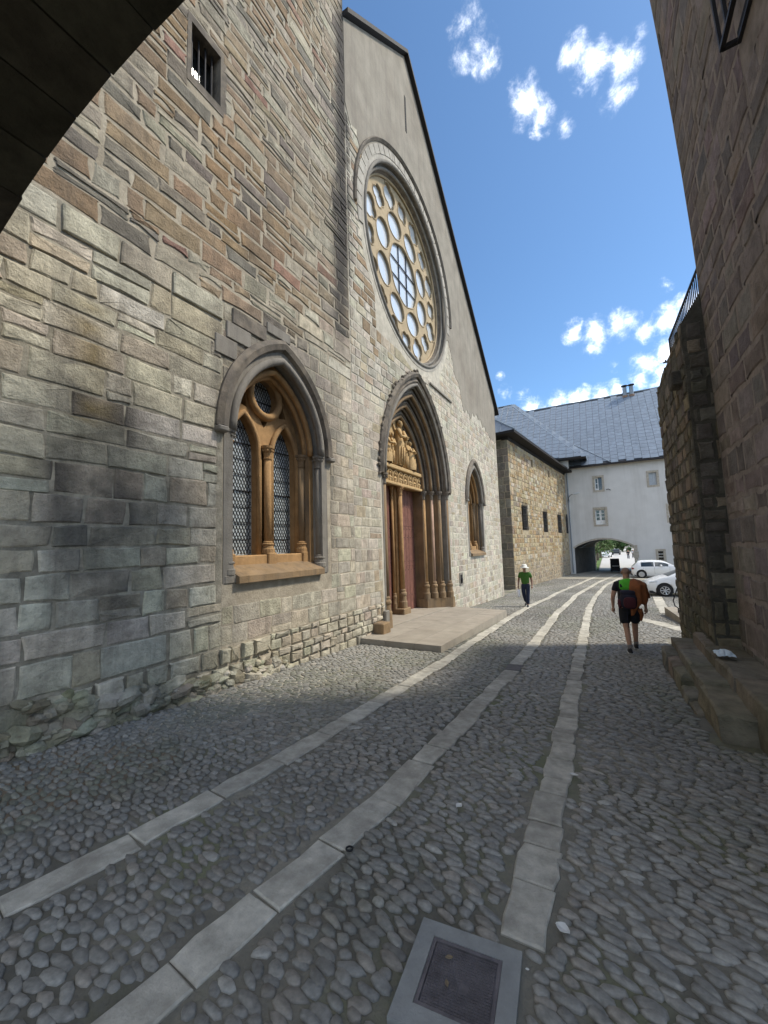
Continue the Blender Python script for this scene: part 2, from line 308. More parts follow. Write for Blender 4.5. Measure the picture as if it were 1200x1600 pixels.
    def sweep(s, fr, path, prof, closed_path=False, close_prof=True, col=None):
        # path: list of (s,z); prof: list of (o,h), o outward (left of travel), h along frame normal
        n = len(path); m = len(prof); V = []; F_ = []
        for k in range(n):
            if closed_path: a, b_ = path[(k-1) % n], path[(k+1) % n]
            else: a, b_ = path[max(k-1, 0)], path[min(k+1, n-1)]
            dx, dz = b_[0]-a[0], b_[1]-a[1]; L = math.hypot(dx, dz) or 1; nx, nz = -dz/L, dx/L
            for (o, h) in prof: V.append(fr(path[k][0]+nx*o, path[k][1]+nz*o, h))
        K = n if closed_path else n-1
        Mx = m if close_prof else m-1
        for k in range(K):
            for j in range(Mx): F_.append((k*m+j, ((k+1) % n)*m+j, ((k+1) % n)*m+(j+1) % m, k*m+(j+1) % m))
        if close_prof and not closed_path: F_.append(tuple(range(m))); F_.append(tuple((n-1)*m+j for j in range(m-1, -1, -1)))
        s.add(V, F_, col)
    def build(s, name, material, parent=None, smooth=False, kind=None):
        me = bpy.data.meshes.new(name); me.from_pydata([tuple(v) for v in s.v], [], s.f); me.update()
        if s.c and len(s.c) == len(s.v):
            at = me.color_attributes.new('Col', 'FLOAT_COLOR', 'POINT'); at.data.foreach_set('color', np.array([(c[0], c[1], c[2], 1.0) for c in s.c], 'f').ravel())
        if smooth: me.shade_smooth()
        me.materials.append(material)
        return link(name, me, parent, kind)
def link(name, me, parent=None, kind=None):
    o = bpy.data.objects.new(name, me); COL.objects.link(o)
    if parent is not None: o.parent = parent
    if kind: o['kind'] = kind
    return o
def thing(name, label, cat, loc=(0, 0, 0), rz=0, group=None):
    o = bpy.data.objects.new(name, None); COL.objects.link(o); o.location = loc; o.rotation_euler = (0, 0, rz); o.empty_display_size = .2
    return tag(o, label, cat, group)
def tag(o, label, cat, group=None):
    o['label'] = label; o['category'] = cat
    if group: o['group'] = group
    return o
def struct(o): o['kind'] = 'structure'; return o
def flat_frame(o, d, n):
    o, d, n = Vector(o), Vector(d), Vector(n)
    return lambda s_, z, h: o + d*s_ + n*h + Vector((0, 0, z))
FAC = flat_frame((0, 0, 0), (0, 1, 0), (1, 0, 0))

def parch(c, hw, zs, h, n=14):          # pointed arch, left spring to right spring
    Rr = (hw*hw+h*h)/(2*hw); pts = []
    a1 = math.acos(max(-1, (Rr-hw)/Rr))
    for k in range(n+1):
        a = a1*k/n; pts.append((c-hw+Rr-Rr*math.cos(a), zs+Rr*math.sin(a)))
    pts[-1] = (c, zs+h)
    return pts + [(2*c-p[0], p[1]) for p in pts[-2::-1]]
def parch_int(c, hw, zs, h, zb):        # horizontal interval of a pointed opening at height z
    Rr = (hw*hw+h*h)/(2*hw)
    def f(z):
        if z < zb or z > zs+h: return None
        if z <= zs: return (c-hw, c+hw)
        d = Rr-math.sqrt(max(0, Rr*Rr-(z-zs)**2)); return (c-hw+d, c+hw-d) if hw > d else (c, c)
    return f, zb, zs+h, c
def circ_int(c, zc, r):
    def f(z):
        return None if abs(z-zc) > r else (c-math.sqrt(r*r-(z-zc)**2), c+math.sqrt(r*r-(z-zc)**2))
    return f, zc-r, zc+r, c
def rect_int(s0, s1, z0, z1): return (lambda z: (s0, s1) if z0 <= z <= z1 else None), z0, z1, (s0+s1)/2

def rows(s0, s1, z0, z1, hmin, hmax, lmin, lmax, ops=(), rng=random, top=None, zoff=None):
    quads = []; z = z0
    while z < z1-1e-3:
        h = rng.uniform(hmin, hmax)
        if z1-(z+h) < hmin*.6: h = z1-z
        za, zb = z, min(z+h, z1); z = zb
        segs = []; L = (s0, s0); blocks = []
        for f, lo, hi, c in ops:
            if zb <= lo+.005 or za >= hi-.005: continue
            A, B_ = f(max(za, lo+1e-4)), f(min(zb, hi-1e-4))
            if za < lo:  A = f(lo+.002) if (f(lo+.002) and abs(f(lo+.002)[1]-f(lo+.002)[0]) > .3) else (c, c)
            if zb > hi:  B_ = (c, c) if abs(f(hi-.002)[1]-f(hi-.002)[0]) < .5 else f(hi-.002)
            A = A or (c, c); B_ = B_ or (c, c)
            if max(A[1], B_[1]) <= s0 or min(A[0], B_[0]) >= s1: continue
            cl = lambda t: (min(max(t[0], s0), s1), min(max(t[1], s0), s1))
            blocks.append((cl(A), cl(B_), 0))
        blocks.sort(key=lambda b: b[0][0]+b[1][0])
        for A, B_, M_ in blocks: segs.append((L, (A[0], B_[0]))); L = (A[1], B_[1])
        segs.append((L, (s1, s1)))
        for (lb, lt), (rb, rt) in segs:
            lo, hi = max(lb, lt), min(rb, rt)
            if (rb-lb) < .06 and (rt-lt) < .06: continue
            cuts = []; x = lo+rng.uniform(.35, 1)*rng.uniform(lmin, lmax)
            while x < hi-lmin*.55: cuts.append(x); x += rng.uniform(lmin, lmax)
            eb = [lb]+cuts+[rb]; et = [lt]+cuts+[rt]
            for k in range(len(eb)-1):
                q = [(eb[k], za), (eb[k+1], za), (et[k+1], zb), (et[k], zb)]
                if q[1][0]-q[0][0] < .03 and q[2][0]-q[3][0] < .03: continue
                if top:
                    if min(top(p[0])-p[1] for p in q[2:]) < 0:
                        if min(top(p[0])-p[1] for p in q[:2]) < .03: continue
                        q[2] = (q[2][0], min(q[2][1], top(q[2][0]))); q[3] = (q[3][0], min(q[3][1], top(q[3][0])))
                quads.append(q)
    return quads

def stone_geo(fr, q, gap, proud, bulge, jit, rng, colf, fine=True):
    c = (sum(p[0] for p in q)/4, sum(p[1] for p in q)/4)
    pts = []; ts = (.07, .5, .93) if fine else (.09, .91)
    for k in range(4):
        a, b_ = q[k], q[(k+1) % 4]; L = math.hypot(b_[0]-a[0], b_[1]-a[1])
        if L < 1e-4: pts += [a]*len(ts); continue
        nx, nz = -(b_[1]-a[1])/L, (b_[0]-a[0])/L
        for t in ts:
            cr = min(.02, .1*L); tt = (cr/L if t < .3 else (1-cr/L if t > .7 else t+rng.uniform(-.15, .15)))
            j = gap*.5+rng.uniform(0, jit); pts.append((a[0]+(b_[0]-a[0])*tt+nx*j, a[1]+(b_[1]-a[1])*tt+nz*j))
    n = len(pts); V = []; F_ = []
    sx = max(abs(q[1][0]-q[0][0]), .05); szz = max(abs(q[3][1]-q[0][1]), .05); e = min(.02, .12*min(sx, szz))
    tx, tz = rng.uniform(-.5, .5)*bulge, rng.uniform(-.5, .5)*bulge
    for p in pts: V.append((p[0], p[1], -.03))
    for p in pts: V.append((p[0], p[1], max(.002, proud-e*.6)))
    for p in pts:
        d = math.hypot(c[0]-p[0], c[1]-p[1]) or 1; k = min(.4, e/d)
        V.append((p[0]+(c[0]-p[0])*k, p[1]+(c[1]-p[1])*k, proud+tx*(p[0]-c[0])/sx+tz*(p[1]-c[1])/szz+rng.uniform(-.25, .25)*bulge))
    V.append((c[0]+rng.uniform(-.2, .2)*sx, c[1]+rng.uniform(-.2, .2)*szz, proud+bulge*rng.uniform(.0, .45)))
    for r_ in (0, 1):
        for k in range(n): F_.append((r_*n+k, r_*n+(k+1) % n, (r_+1)*n+(k+1) % n, (r_+1)*n+k))
    for k in range(n): F_.append((2*n+k, 2*n+(k+1) % n, 3*n))
    base = colf(c[0], c[1], rng, None)
    cols = [colf(p[0], p[1], rng, base) for p in V]
    return [fr(*p) for p in V], F_, cols
def emit(fr, specs, parent, name, stuffname, material, limit=300):
    """specs: (quad, gap, proud, bulge, jit, colf). The pieces that show largest become objects, the rest one stuff part."""
    sc_ = []
    for i, sp in enumerate(specs):
        P = [screen(fr(p[0], p[1], sp[2])) for p in sp[0]]; a = 0
        if all(P):
            xs = [p[0] for p in P]; ys = [p[1] for p in P]
            if max(xs) > 0 and min(xs) < 1200 and max(ys) > 0 and min(ys) < 1600:
                a = .5*abs(sum(P[k][0]*P[(k+1) % 4][1]-P[(k+1) % 4][0]*P[k][1] for k in range(4)))
                vf = (min(max(xs), 1200)-max(min(xs), 0))/(max(xs)-min(xs)+1e-6)*(min(max(ys), 1600)-max(min(ys), 0))/(max(ys)-min(ys)+1e-6); a *= vf
        sc_.append((a, i))
    sc_.sort(reverse=True); top = {i for a, i in sc_[:limit] if a > 60}
    big = {i for a, i in sc_ if a > 350}
    rng = random.Random(11); rest = MB()
    for i, (q, gap, proud, bulge, jit, colf) in enumerate(specs):
        v, f, c = stone_geo(fr, q, gap, proud, bulge, jit, rng, colf, fine=i in big)
        if i in top:
            mb = MB(); mb.add(v, f, c); mb.build(name, material, parent)
        else: rest.add(v, f, c)
    if rest.v: rest.build(stuffname, material, parent, kind='stuff')
def mixc3(a, b_, t): return tuple(a[k]+(b_[k]-a[k])*t for k in range(3))
def vary(c, rng, amt=.12, hue_=.03):
    k = 1+rng.uniform(-amt, amt); return tuple(max(.01, c[i]*k*(1+rng.uniform(-hue_, hue_))) for i in range(3))
def nz3(x, y, s): return noise.noise(Vector((x*s, y*s, 3.7*s)))
def sstep(a, b_, x): t = max(0, min(1, (x-a)/(b_-a))); return t*t*(3-2*t)

# ------------------------------------------------------------------ ground, street, road
def strip(name, x0, x1, ys, material, dz, parent=None, nx=2):
    mb = MB(); V = []; F_ = []
    for y in ys:
        for i in range(nx): V.append((x0+(x1-x0)*i/(nx-1), y, G(y)+dz))
    for k in range(len(ys)-1):
        for i in range(nx-1): a = k*nx+i; F_.append((a, a+1, a+nx+1, a+nx))
    mb.add(V, F_); return mb.build(name, material, parent)
struct(strip('ground', -900, 900, [-300, -60, 0, 22.6, 50, 120, 400, 2500], M_SOIL, -.03))
street = struct(strip('street', -.4, 16, [-6, 0, 4, 8, 12, 16, 20, 22.6, 30, 40, 52.5], M_STREET, -.003))
struct(strip('road', 4.2, 16, [52.5, 60, 80, 120, 220], M_ROAD, .004))
def poly_path(pts, step=.1):
    out_ = []
    for a, b_ in zip(pts[:-1], pts[1:]):
        L = math.hypot(b_[0]-a[0], b_[1]-a[1]); n = max(1, int(L/step))
        for k in range(n): t = k/n; out_.append((a[0]+(b_[0]-a[0])*t, a[1]+(b_[1]-a[1])*t))
    out_.append(pts[-1]); return out_
STRIPES = {'L': ([(2.05, -.2), (2.2, 1.01), (2.31, 1.68), (2.38, 2.89), (2.40, 5.0), (2.38, 7.5), (2.28, 10), (2.2, 13.3), (2.15, 18.0), (2.5, 25.3), (3.4, 34.2), (5.1, 51)], .25),
           'M': ([(3.3, .2), (3.42, 1.3), (3.48, 2.0), (3.58, 2.6), (3.61, 4.6), (3.65, 6.7), (3.62, 9.9), (3.46, 16.1), (3.56, 24.5), (4.48, 34.4), (6.6, 51)], .25),
           'R': ([(4.74, 2.16), (4.72, 3.9), (4.69, 5.2), (4.65, 7.3), (4.57, 10.9), (4.43, 18.4), (4.5, 23.8), (4.95, 31.5), (7.4, 51)], .23),
           'P': ([(6.95, 17.6), (7.15, 22), (7.5, 28)], .4), 'Q': ([(5.75, 15.9), (6.2, 15.2), (6.6, 14.4), (6.95, 13.5)], .5), 'S': ([(8.4, 18), (8.9, 24)], .45)}
rk = random.Random(5)
SLABS = []          # (centre, dir, half length, half width)
for key, (pts, wd) in STRIPES.items():
    path = poly_path(pts, .05); cum = [0]
    for a, b_ in zip(path[:-1], path[1:]): cum.append(cum[-1]+math.hypot(b_[0]-a[0], b_[1]-a[1]))
    def at(sv):
        k = max(0, min(len(cum)-2, next((i for i in range(len(cum)-1) if cum[i+1] >= sv), len(cum)-2)))
        t = (sv-cum[k])/max(1e-6, cum[k+1]-cum[k]); return Vector((path[k][0]+(path[k+1][0]-path[k][0])*t, path[k][1]+(path[k+1][1]-path[k][1])*t))
    sv = 0
    while sv < cum[-1]-.2:
        L = rk.uniform(.24, .42) if key == 'R' else rk.uniform(.34, .72)
        L *= (1 if sv < 12 else 1.4)
        e = min(sv+L, cum[-1]); a, b_ = at(sv), at(e); sv = e
        d = (b_-a); hl = d.length/2-.0035; d.normalize(); nrm_ = Vector((-d.y, d.x)); c = (a+b_)/2+nrm_*rk.uniform(-.012, .012); hw = wd/2+rk.uniform(-.012, .01)
        SLABS.append((c, d, hl, hw))
        z = [G(c.y-d.y*hl), G(c.y+d.y*hl)]; mb = MB(); V = []; lift = .013+rk.uniform(-.004, .005)
        ring = [(-1, -1), (-.3, -1), (.35, -1), (1, -1), (1, 1), (.3, 1), (-.4, 1), (-1, 1)]
        jit = [(rk.uniform(-.007, .001), rk.uniform(-.020, .008)) for _ in ring]
        for lvl, ins, dz in ((0, 0, -.05), (1, 0, lift-.008), (2, .010, lift)):
            for (u_, v_), (ju, jv) in zip(ring, jit):
                p = c+d*(u_*(hl-ins+ju*abs(u_)))+nrm_*(v_*(hw-ins+jv)); zz = G(p.y)+dz
                V.append((p.x, p.y, zz))
        n = 8; F_ = [(r_*n+k, r_*n+(k+1) % n, (r_+1)*n+(k+1) % n, (r_+1)*n+k) for r_ in (0, 1) for k in range(n)]+[tuple(2*n+k for k in range(n))]
        mb.add(V, F_); mb.build('paving_slab', M_DKERB if key == 'M' and 7.0 < c.y < 7.5 else M_KERB, street)

# cobbles
MANHOLE = (4.545, 1.83)
PLAT = (2.08, 8.02, 14.6)
def in_blocked(x, y):
    if abs(x-MANHOLE[0]) < .27 and abs(y-MANHOLE[1]) < .29: return True
    if x < PLAT[0]+.05 and PLAT[1]-.05 < y < PLAT[2]+.05: return True
    if x < .08 and y < 23.2: return True
    if x > 6.02 and 5.3 < y < 9.3: return True
    if x > 6.3 and 5.3 < y < 12: return True
    if x > 6.9 and y < 12: return True
    return False
sl_arr = [(c.x, c.y, d.x, d.y, hl, hw) for c, d, hl, hw in SLABS]
rc = random.Random(21)
cob = []
y = .55
while y < 38:
    sp = .053 if y < 14 else (.072 if y < 25 else .11)
    y += sp
    near = [s_ for s_ in sl_arr if abs(s_[1]-y) < 1.2]
    x = -.05+rc.uniform(0, .1)
    while x < 6.9 if y < 12 else x < 8.6:
        a = rc.uniform(.036, .078); step = a*2+rc.uniform(-.006, .006)
        if rc.random() < .10: a *= 1.35; step = a*2+.01
        px, py = x+a+rc.uniform(-.008, .008), y+rc.uniform(-.012, .012); x += step
        if y > 25: a *= 1.35
        if in_blocked(px, py) or (y > 26.5 and (px < .1*(py-27.1) or px > 8)): continue
        bad = False
        for (cx, cy, dx, dy, hl, hw) in near:
            du = (px-cx)*dx+(py-cy)*dy
            if abs(du) > hl+.03: continue
            dv = abs(-(px-cx)*dy+(py-cy)*dx)
            if dv < hw+.028: bad = True; break
        if bad: continue
        b_ = rc.uniform(.024, .036) if rc.random() > .10 else rc.uniform(.036, .044); ang = rc.gauss(-.10, .16)+.5*nz3(px, py+50, .25)
        if y > 25: b_ *= 1.6; x += a*.6
        n1 = nz3(px, py, .9); n2 = nz3(px+30, py, .35)
        hgt = rc.uniform(.008, .016)+.005*n1-.005*max(0, nz3(px+7, py-3, .55))
        g = .235+.08*n2+rc.uniform(-.045, .045)
        if rc.random() < .03: g += .09
        cc = (g*1.0, g*.965, g*.865)
        rr_ = rc.random()
        if rr_ < .10: cc = (g*.97, g*.955, g*.88)
        elif rr_ < .26: cc = (g*1.05, g*.965, g*.83)
        moss = sstep(.1, .45, nz3(px+11, py+5, .7))*.35
        cc = mixc3(cc, (.10, .12, .045), moss*rc.random())
        cob.append((px, py, a, b_, ang, hgt, cc))
TH = [2*math.pi*k/8 for k in range(8)]
def cobble_geo(px, py, a, b_, ang, hgt, rng):
    V = []; ca, sa = math.cos(ang), math.sin(ang); gz = G(py); sk = [1+rng.uniform(-.22, .14) for _ in TH]
    for sc1, hz in ((1.0, -.02), (.985, hgt-.007), (.80, hgt-.0006)):
        for t, k in zip(TH, sk):
            u_, v_ = a*sc1*k*math.cos(t), b_*sc1*k*math.sin(t); V.append((px+u_*ca-v_*sa, py+u_*sa+v_*ca, gz+hz-.046*(u_*sa+v_*ca)))
    V.append((px, py, gz+hgt)); F_ = []
    for r_ in (0, 1):
        for k in range(8): F_.append((r_*8+k, r_*8+(k+1) % 8, (r_+1)*8+(k+1) % 8, (r_+1)*8+k))
    for k in range(8): F_.append((16+k, 16+(k+1) % 8, 24))
    return V, F_
def cob_area(c):
    P = screen((c[0], c[1], G(c[1])))
    if not P or not (-5 < P[0] < 1205 and P[1] < 1606): return 0
    return c[2]*c[3]/P[2]**2/ max(.2, 1) * abs(1)/P[2]
order = sorted(range(len(cob)), key=lambda i: -cob_area(cob[i])); topc = set(order[:300])
rest = MB(); rc2 = random.Random(3)
for i, c in enumerate(cob):
    V, F_ = cobble_geo(*c[:6], rc2)
    if i in topc:
        mb = MB(); mb.add(V, F_, c[6]); mb.build('cobble', M_COB, street, smooth=True)
    else: rest.add(V, F_, c[6])
rest.build('cobbles', M_COB, street, smooth=True, kind='stuff')

# ------------------------------------------------------------------ church
church = thing('church', 'large stone church with rose window, pointed portal and plastered gable', 'church')
YC = 11.95
TOWER_E = 7.95
def gable(y): return 19.75-.885*abs(y-YC)
WIN = [5.55, 18.25]; WHW, WZS, WH, WZB = 1.30, 3.87, 1.82, 1.40
PHW, PZS, PH = 2.52, 3.9, 3.52
ROSE = (12.0, 11.35, 3.28)
# wall behind the facing stones
def opening(c, hw, zs, h, zb): return [(c-hw, zb)]+parch(c, hw, zs, h)+[(c+hw, zb)]
holes = [opening(c, WHW+.03, WZS, WH+.03, WZB) for c in WIN]
holes.append(opening(YC, PHW+.03, PZS, PH+.03, -1.0))
holes.append([(ROSE[0]+(ROSE[2]+.02)*math.cos(2*math.pi*k/64), ROSE[1]+(ROSE[2]+.02)*math.sin(2*math.pi*k/64)) for k in range(64)])
GW = (3.52, 4.12, 9.42, 10.42)
holes.append([(GW[0], GW[2]), (GW[1], GW[2]), (GW[1], GW[3]), (GW[0], GW[3])])
mb = MB(); mb.plate(FAC, [(TOWER_E, -2), (23.1, -2), (23.1, gable(23.1)), (YC, gable(YC)), (TOWER_E, gable(TOWER_E))], [h for h in holes if min(p[0] for p in h) > 8], -.9, 0)
mb.build('facade_wall', M_LIME, church)
mb = MB(); mb.plate(FAC, [(-8, -2), (4.19, -2), (4.19, 5.99), (-8, 5.99)], [], -.9, 0); mb.build('lower_wall', M_MORTAR, church)
mb = MB(); mb.plate(FAC, [(4.19, -2), (TOWER_E, -2), (TOWER_E, 5.99), (4.19, 5.99)], [h for h in holes if max(p[0] for p in h) < 8 and min(p[1] for p in h) < 5], -.9, 0)
mb.build('lower_wall', M_TLIME, church)
mb = MB(); mb.plate(FAC, [(-8, 5.99), (TOWER_E, 5.99), (TOWER_E, 24), (-8, 24)], [h for h in holes if max(p[0] for p in h) < 8 and min(p[1] for p in h) > 5], -.9, 0)
mb.build('tower_wall', M_TLIME, church)
mb = MB(); mb.box(-20, -.92, 22.2, 23.08, -2, 9.75); mb.box(-20, -.92, -8, -7.2, -2, 24); mb.box(-20, -.92, 7.1, 7.94, 9, 24); mb.build('side_wall', M_LIME, church)
# roof of the nave: slate slabs over the gable with a dark verge
mb = MB()
for sg in (1, -1):
    y1 = 23.55 if sg > 0 else TOWER_E+.01
    a = (YC, gable(YC)); b_ = (y1, gable(y1)); dl = .17
    V = []
    for x in (.17, -20):
        V += [(x, a[0], a[1]+.02), (x, b_[0], b_[1]+.02), (x, b_[0], b_[1]+dl), (x, a[0], a[1]+dl)]
    mb.add(V, [(0, 1, 2, 3), (7, 6, 5, 4), (0, 4, 5, 1), (3, 2, 6, 7), (1, 5, 6, 2), (0, 3, 7, 4)])
mb.build('roof', M_EAVE, church)
# black sheet painting in the unlit interior behind the openings
mb = MB(); mb.box(-3.0, -2.6, -7, 22, -1.5, 14.9); mb.build('interior_dark_sheet', M_DARK, church)

# facing stones
def stain(y, z):
    s_ = 0.0
    wv = .25*nz3(y*.6, z, .8)
    cy = 7.22+.045*z
    s_ = max(s_, sstep(.55, .10, abs(y-cy+wv*.6))*sstep(5.6, 8.2, z)*sstep(17.5, 14, z)*(.95+.6*nz3(y, z, 1.1)))
    s_ = max(s_, sstep(.3, .08, abs(y-7.0+wv))*sstep(.9, 2.2, z)*sstep(6.5, 5.0, z)*.5)
    for cy2, hw, z0, z1, a in ((2.18, .18, .9, 4.7, 1.1), (2.72, .21, .9, 4.4, 1.05), (3.2, .15, 3.6, 5.4, .45), (2.45, .3, 4.0, 5.0, .4)):
        s_ = max(s_, sstep(hw*1.7, hw*.55, abs(y-cy2+wv*.35))*sstep(z0-.4, z0+.6, z)*sstep(z1+.8, z1-.6, z)*a*(.75+.9*nz3(y, z, 1.6)))
    s_ = max(s_, .40*sstep(.25, .55, nz3(y+40, z*.6, .9))*sstep(8.2, 7.0, y))
    s_ = max(s_, .6*sstep(2.2, 1.5, math.hypot(y-5.55, (z-4.6)))*sstep(3.8, 4.6, z))
    return max(0, min(.9, s_))
def col_fac(y, z, rng, base):
    if base is None:
        r_ = rng.random()
        if y < TOWER_E and z > 5.99 and not (y > 6.3 and z < 7):
            br = .62+.6*nz3(y, z, .45)-.35*sstep(4.8, 7.5, y)+.2*sstep(9.5, 6.5, z); br = max(0, min(1, br))
            if r_ < .50-br*.40: c = (.345, .305, .24)
            elif r_ < .86-br*.10: c = mixc3((.30, .25, .185), (.265, .18, .11), br)
            elif r_ < .97: c = (.195, .17, .14)
            else: c = (.27, .165, .125)
        elif y < 4.3:
            c = (.52, .475, .375) if r_ < .6 else ((.45, .39, .29) if r_ < .85 else (.57, .53, .43))
        elif y < 8.2:
            c = (.48, .435, .345) if r_ < .6 else ((.46, .395, .31) if r_ < .8 else (.38, .345, .28))
        else:
            c = (.49, .445, .36) if r_ < .6 else ((.47, .40, .32) if r_ < .82 else ((.41, .345, .25) if r_ < .93 else (.36, .32, .265)))
            if z > 7.2 and y < 9.5 and r_ > .62: c = (.31, .225, .145)
        return vary(c, rng, .14, .035)
    s_ = stain(y, z)*(.68+.5*((base[0]*9173.3) % 1)); s_ = min(.9, s_)
    c = mixc3(base, (.095, .086, .076), s_)
    g = sstep(.9, -.1, z)*sstep(9, 3, y)*(.5+.8*nz3(y, z+9, 1.3))
    c = mixc3(c, (.13, .14, .06), max(0, min(.65, g*.8)))
    och = sstep(.17, .05, abs(y-2.33))*sstep(3.0, 3.6, z)*sstep(5.4, 4.6, z)*.55
    return mixc3(c, (.26, .19, .07), och)
rs = random.Random(4)
OPS = [parch_int(c, WHW+.16, WZS, WH+.2, WZB-.1) for c in WIN]+[parch_int(YC, PHW+.16, PZS, PH+.2, -1.5), circ_int(ROSE[0], ROSE[1], ROSE[2]+.28)]
opsG = OPS+[rect_int(GW[0]-.02, GW[1]+.02, GW[2]-.12, GW[3]+.1)]
specs = []
def base_z(y): return G(y)-.25
def zone(quads, gap, proud, bulge, jit, cj=.012, split=0.0):
    qs = []
    for q in quads:
        hq = q[3][1]-q[0][1]; wq = min(q[1][0], q[2][0])-max(q[0][0], q[3][0])
        if split and rs.random() < split and hq > .15 and wq > .2 and abs(q[0][0]-q[3][0]) < .02:
            t = rs.uniform(.35, .65); zl = q[0][1]+hq*t; zr = q[1][1]+hq*(t+rs.uniform(-.08, .08))
            qs += [[q[0], q[1], (q[1][0], zr), (q[0][0], zl)], [(q[0][0], zl), (q[1][0], zr), q[2], q[3]]]
        else: qs.append(q)
    for q in qs:
        q = [(p[0]+rs.uniform(-cj, cj), p[1]+rs.uniform(-cj, cj)*.8) for p in q]
        specs.append((q, gap*rs.uniform(.7, 1.4), proud*rs.uniform(.5, 1.6), bulge*rs.uniform(.4, 1.5), jit, col_fac))
# rough rubble footing
zone(rows(-2.5, 5.2, -.35, .42, .13, .24, .2, .5, (), rs), .03, .05, .035, .03)
zone(rows(5.2, 9.35, -.6, .12, .16, .26, .22, .42, (), rs), .02, .04, .03, .02)
zone(rows(5.2, 9.35, .12, .42, .14, .2, .22, .42, OPS, rs), .02, .03, .02, .015)
rr0 = random.Random(61); ROCKS = []
for k in range(240):
    yk = rr0.uniform(-.6, 5.6); top = .66-.095*yk+.12*nz3(yk, 1, .9); zk = G(yk)+rr0.uniform(-.05, max(.12, top)); big = rr0.random() < .2
    ROCKS.append((yk, zk, rr0.uniform(.05, .11)*(1.4 if big else 1), rr0.uniform(.06, .14)*(1.9 if big else 1), rr0.uniform(.04, .08)*(1.7 if big else 1)))
for (yk, zk, rx, ry_, rz2) in ROCKS:
    b = MB(); b.ball((0, 0, 0), (rx, ry_, rz2), 8, 5, rot=Matrix.Rotation(rr0.uniform(-.35, .35), 3, 'X'))
    b.v = [Vector(v)*(1+rr0.uniform(-.22, .16))+Vector((.03, yk, zk)) for v in b.v]
    c0 = vary((.42, .39, .32) if rr0.random() < .7 else (.30, .26, .20), rr0, .2, .05); b.c = [mixc3(c0, (.12, .13, .05), max(0, min(.7, .25+.6*nz3(v[1]*1.3, v[2]*2, 1.9)))) for v in b.v]
    b.build('rubble_stone', M_STONE, church)
# big grey ashlar left of the window
zone(rows(-2.5, 4.18, .42, 5.62, .24, .39, .28, .85, OPS, rs), .009, .014, .016, .02, .022, .07)
zone(rows(-2.5, 4.18, 5.62, 5.98, .34, .36, .6, 1.1, OPS, rs), .02, .03, .02, .02)
# smaller blocks round the window and up to the portal
zone(rows(4.18, 7.95, .42, 6.0, .22, .31, .26, .55, OPS, rs), .009, .006, .007, .012, .016, .06)
zone(rows(7.95, 9.6, .42, 6.0, .22, .31, .25, .52, OPS, rs), .009, .006, .006, .012, .016, .06)
# tower rubble
zone(rows(-.5, TOWER_E-.01, 5.98, 16.8, .15, .33, .24, .9, opsG, rs), .026, .011, .016, .03, .03, .14)
# washed masonry of the facade
zone(rows(9.6, 23.08, -1.3, 6.0, .22, .31, .26, .52, OPS, rs, top=lambda y: 30), .018, .006, .006, .014, .016, .08)
zone(rows(TOWER_E+.01, 13.0, 6.0, 8.0, .2, .28, .26, .5, OPS, rs), .022, .011, .008, .01)
zone(rows(13.0, 23.08, 6.0, 7.9, .2, .28, .26, .5, OPS, rs, top=lambda y: gable(y)-.35-.5*abs(math.sin(y*1.7))), .024, .008, .006, .01)
zone(rows(TOWER_E+.01, 9.3, 8.0, 13.4, .17, .27, .26, .55, OPS, rs, top=lambda y: 13.9-1.1*(y-TOWER_E)+.4*math.sin(y*9)), .03, .013, .012, .014)
zone(rows(14.2, 17.2, 7.9, 10.4, .2, .28, .26, .5, OPS, rs, top=lambda y: 11.2-.9*abs(y-15.2)-.4*abs(math.sin(y*5))), .03, .006, .006, .012)
emit(FAC, specs, church, 'stone', 'stonework', M_STONE, 300)
# plaster skin on the gable
def wig(y, k): return .3*math.sin(y*1.3+k)+.9*noise.noise(Vector((y*1.9, k, 0)))+.5*noise.noise(Vector((y*5.1, k, 2)))
lower = []
yy = TOWER_E+.01
while yy < 23.05:
    if yy < 8.8: zl = 13.6-1.0*(yy-TOWER_E)+.15*math.sin(yy*9)
    elif yy < 15.0: zl = 12.4
    elif yy < 17: zl = 10.6-(yy-15)*1.2+wig(yy, 0)*.5
    else: zl = 8.1+wig(yy, 1)*.5-.35*sstep(19, 23, yy)
    lower.append((yy, zl)); yy += .09
lower.append((23.08, lower[-1][1]))
rcirc = ROSE[2]+.27
pl = []
for (a, z) in lower:
    dd = rcirc**2-(a-ROSE[0])**2
    if dd > 0 and 8.7 < a < 15.3: z = max(z if a < 8.9 or a > 15 else -9, ROSE[1]+math.sqrt(dd)) if a < 15.0 else z
    pl.append((a, z))
pl2 = pl+[(23.08, gable(23.08)-.01), (YC, gable(YC)-.01), (TOWER_E+.01, gable(TOWER_E)-.01)]
SLIT = [(11.80, 16.6), (11.93, 16.6), (11.93, 18.05), (11.80, 18.05)]
mb = MB(); mb.plate(FAC, pl2, [SLIT], -.05, .014); mb.build('gable_plaster', M_PLASTER, church)
mb = MB(); mb.box(.004, .02, 11.81, 11.92, 16.62, 18.03); mb.build('slit', M_DARK, church)

def circle_path(c, zc, r, a0, a1, n): return [(c+r*math.cos(a0+(a1-a0)*k/n), zc+r*math.sin(a0+(a1-a0)*k/n)) for k in range(n+1)]
def rollp(o, h, r, n=8): return [(o+r*math.cos(2*math.pi*k/n), h+r*math.sin(2*math.pi*k/n)) for k in range(n)]
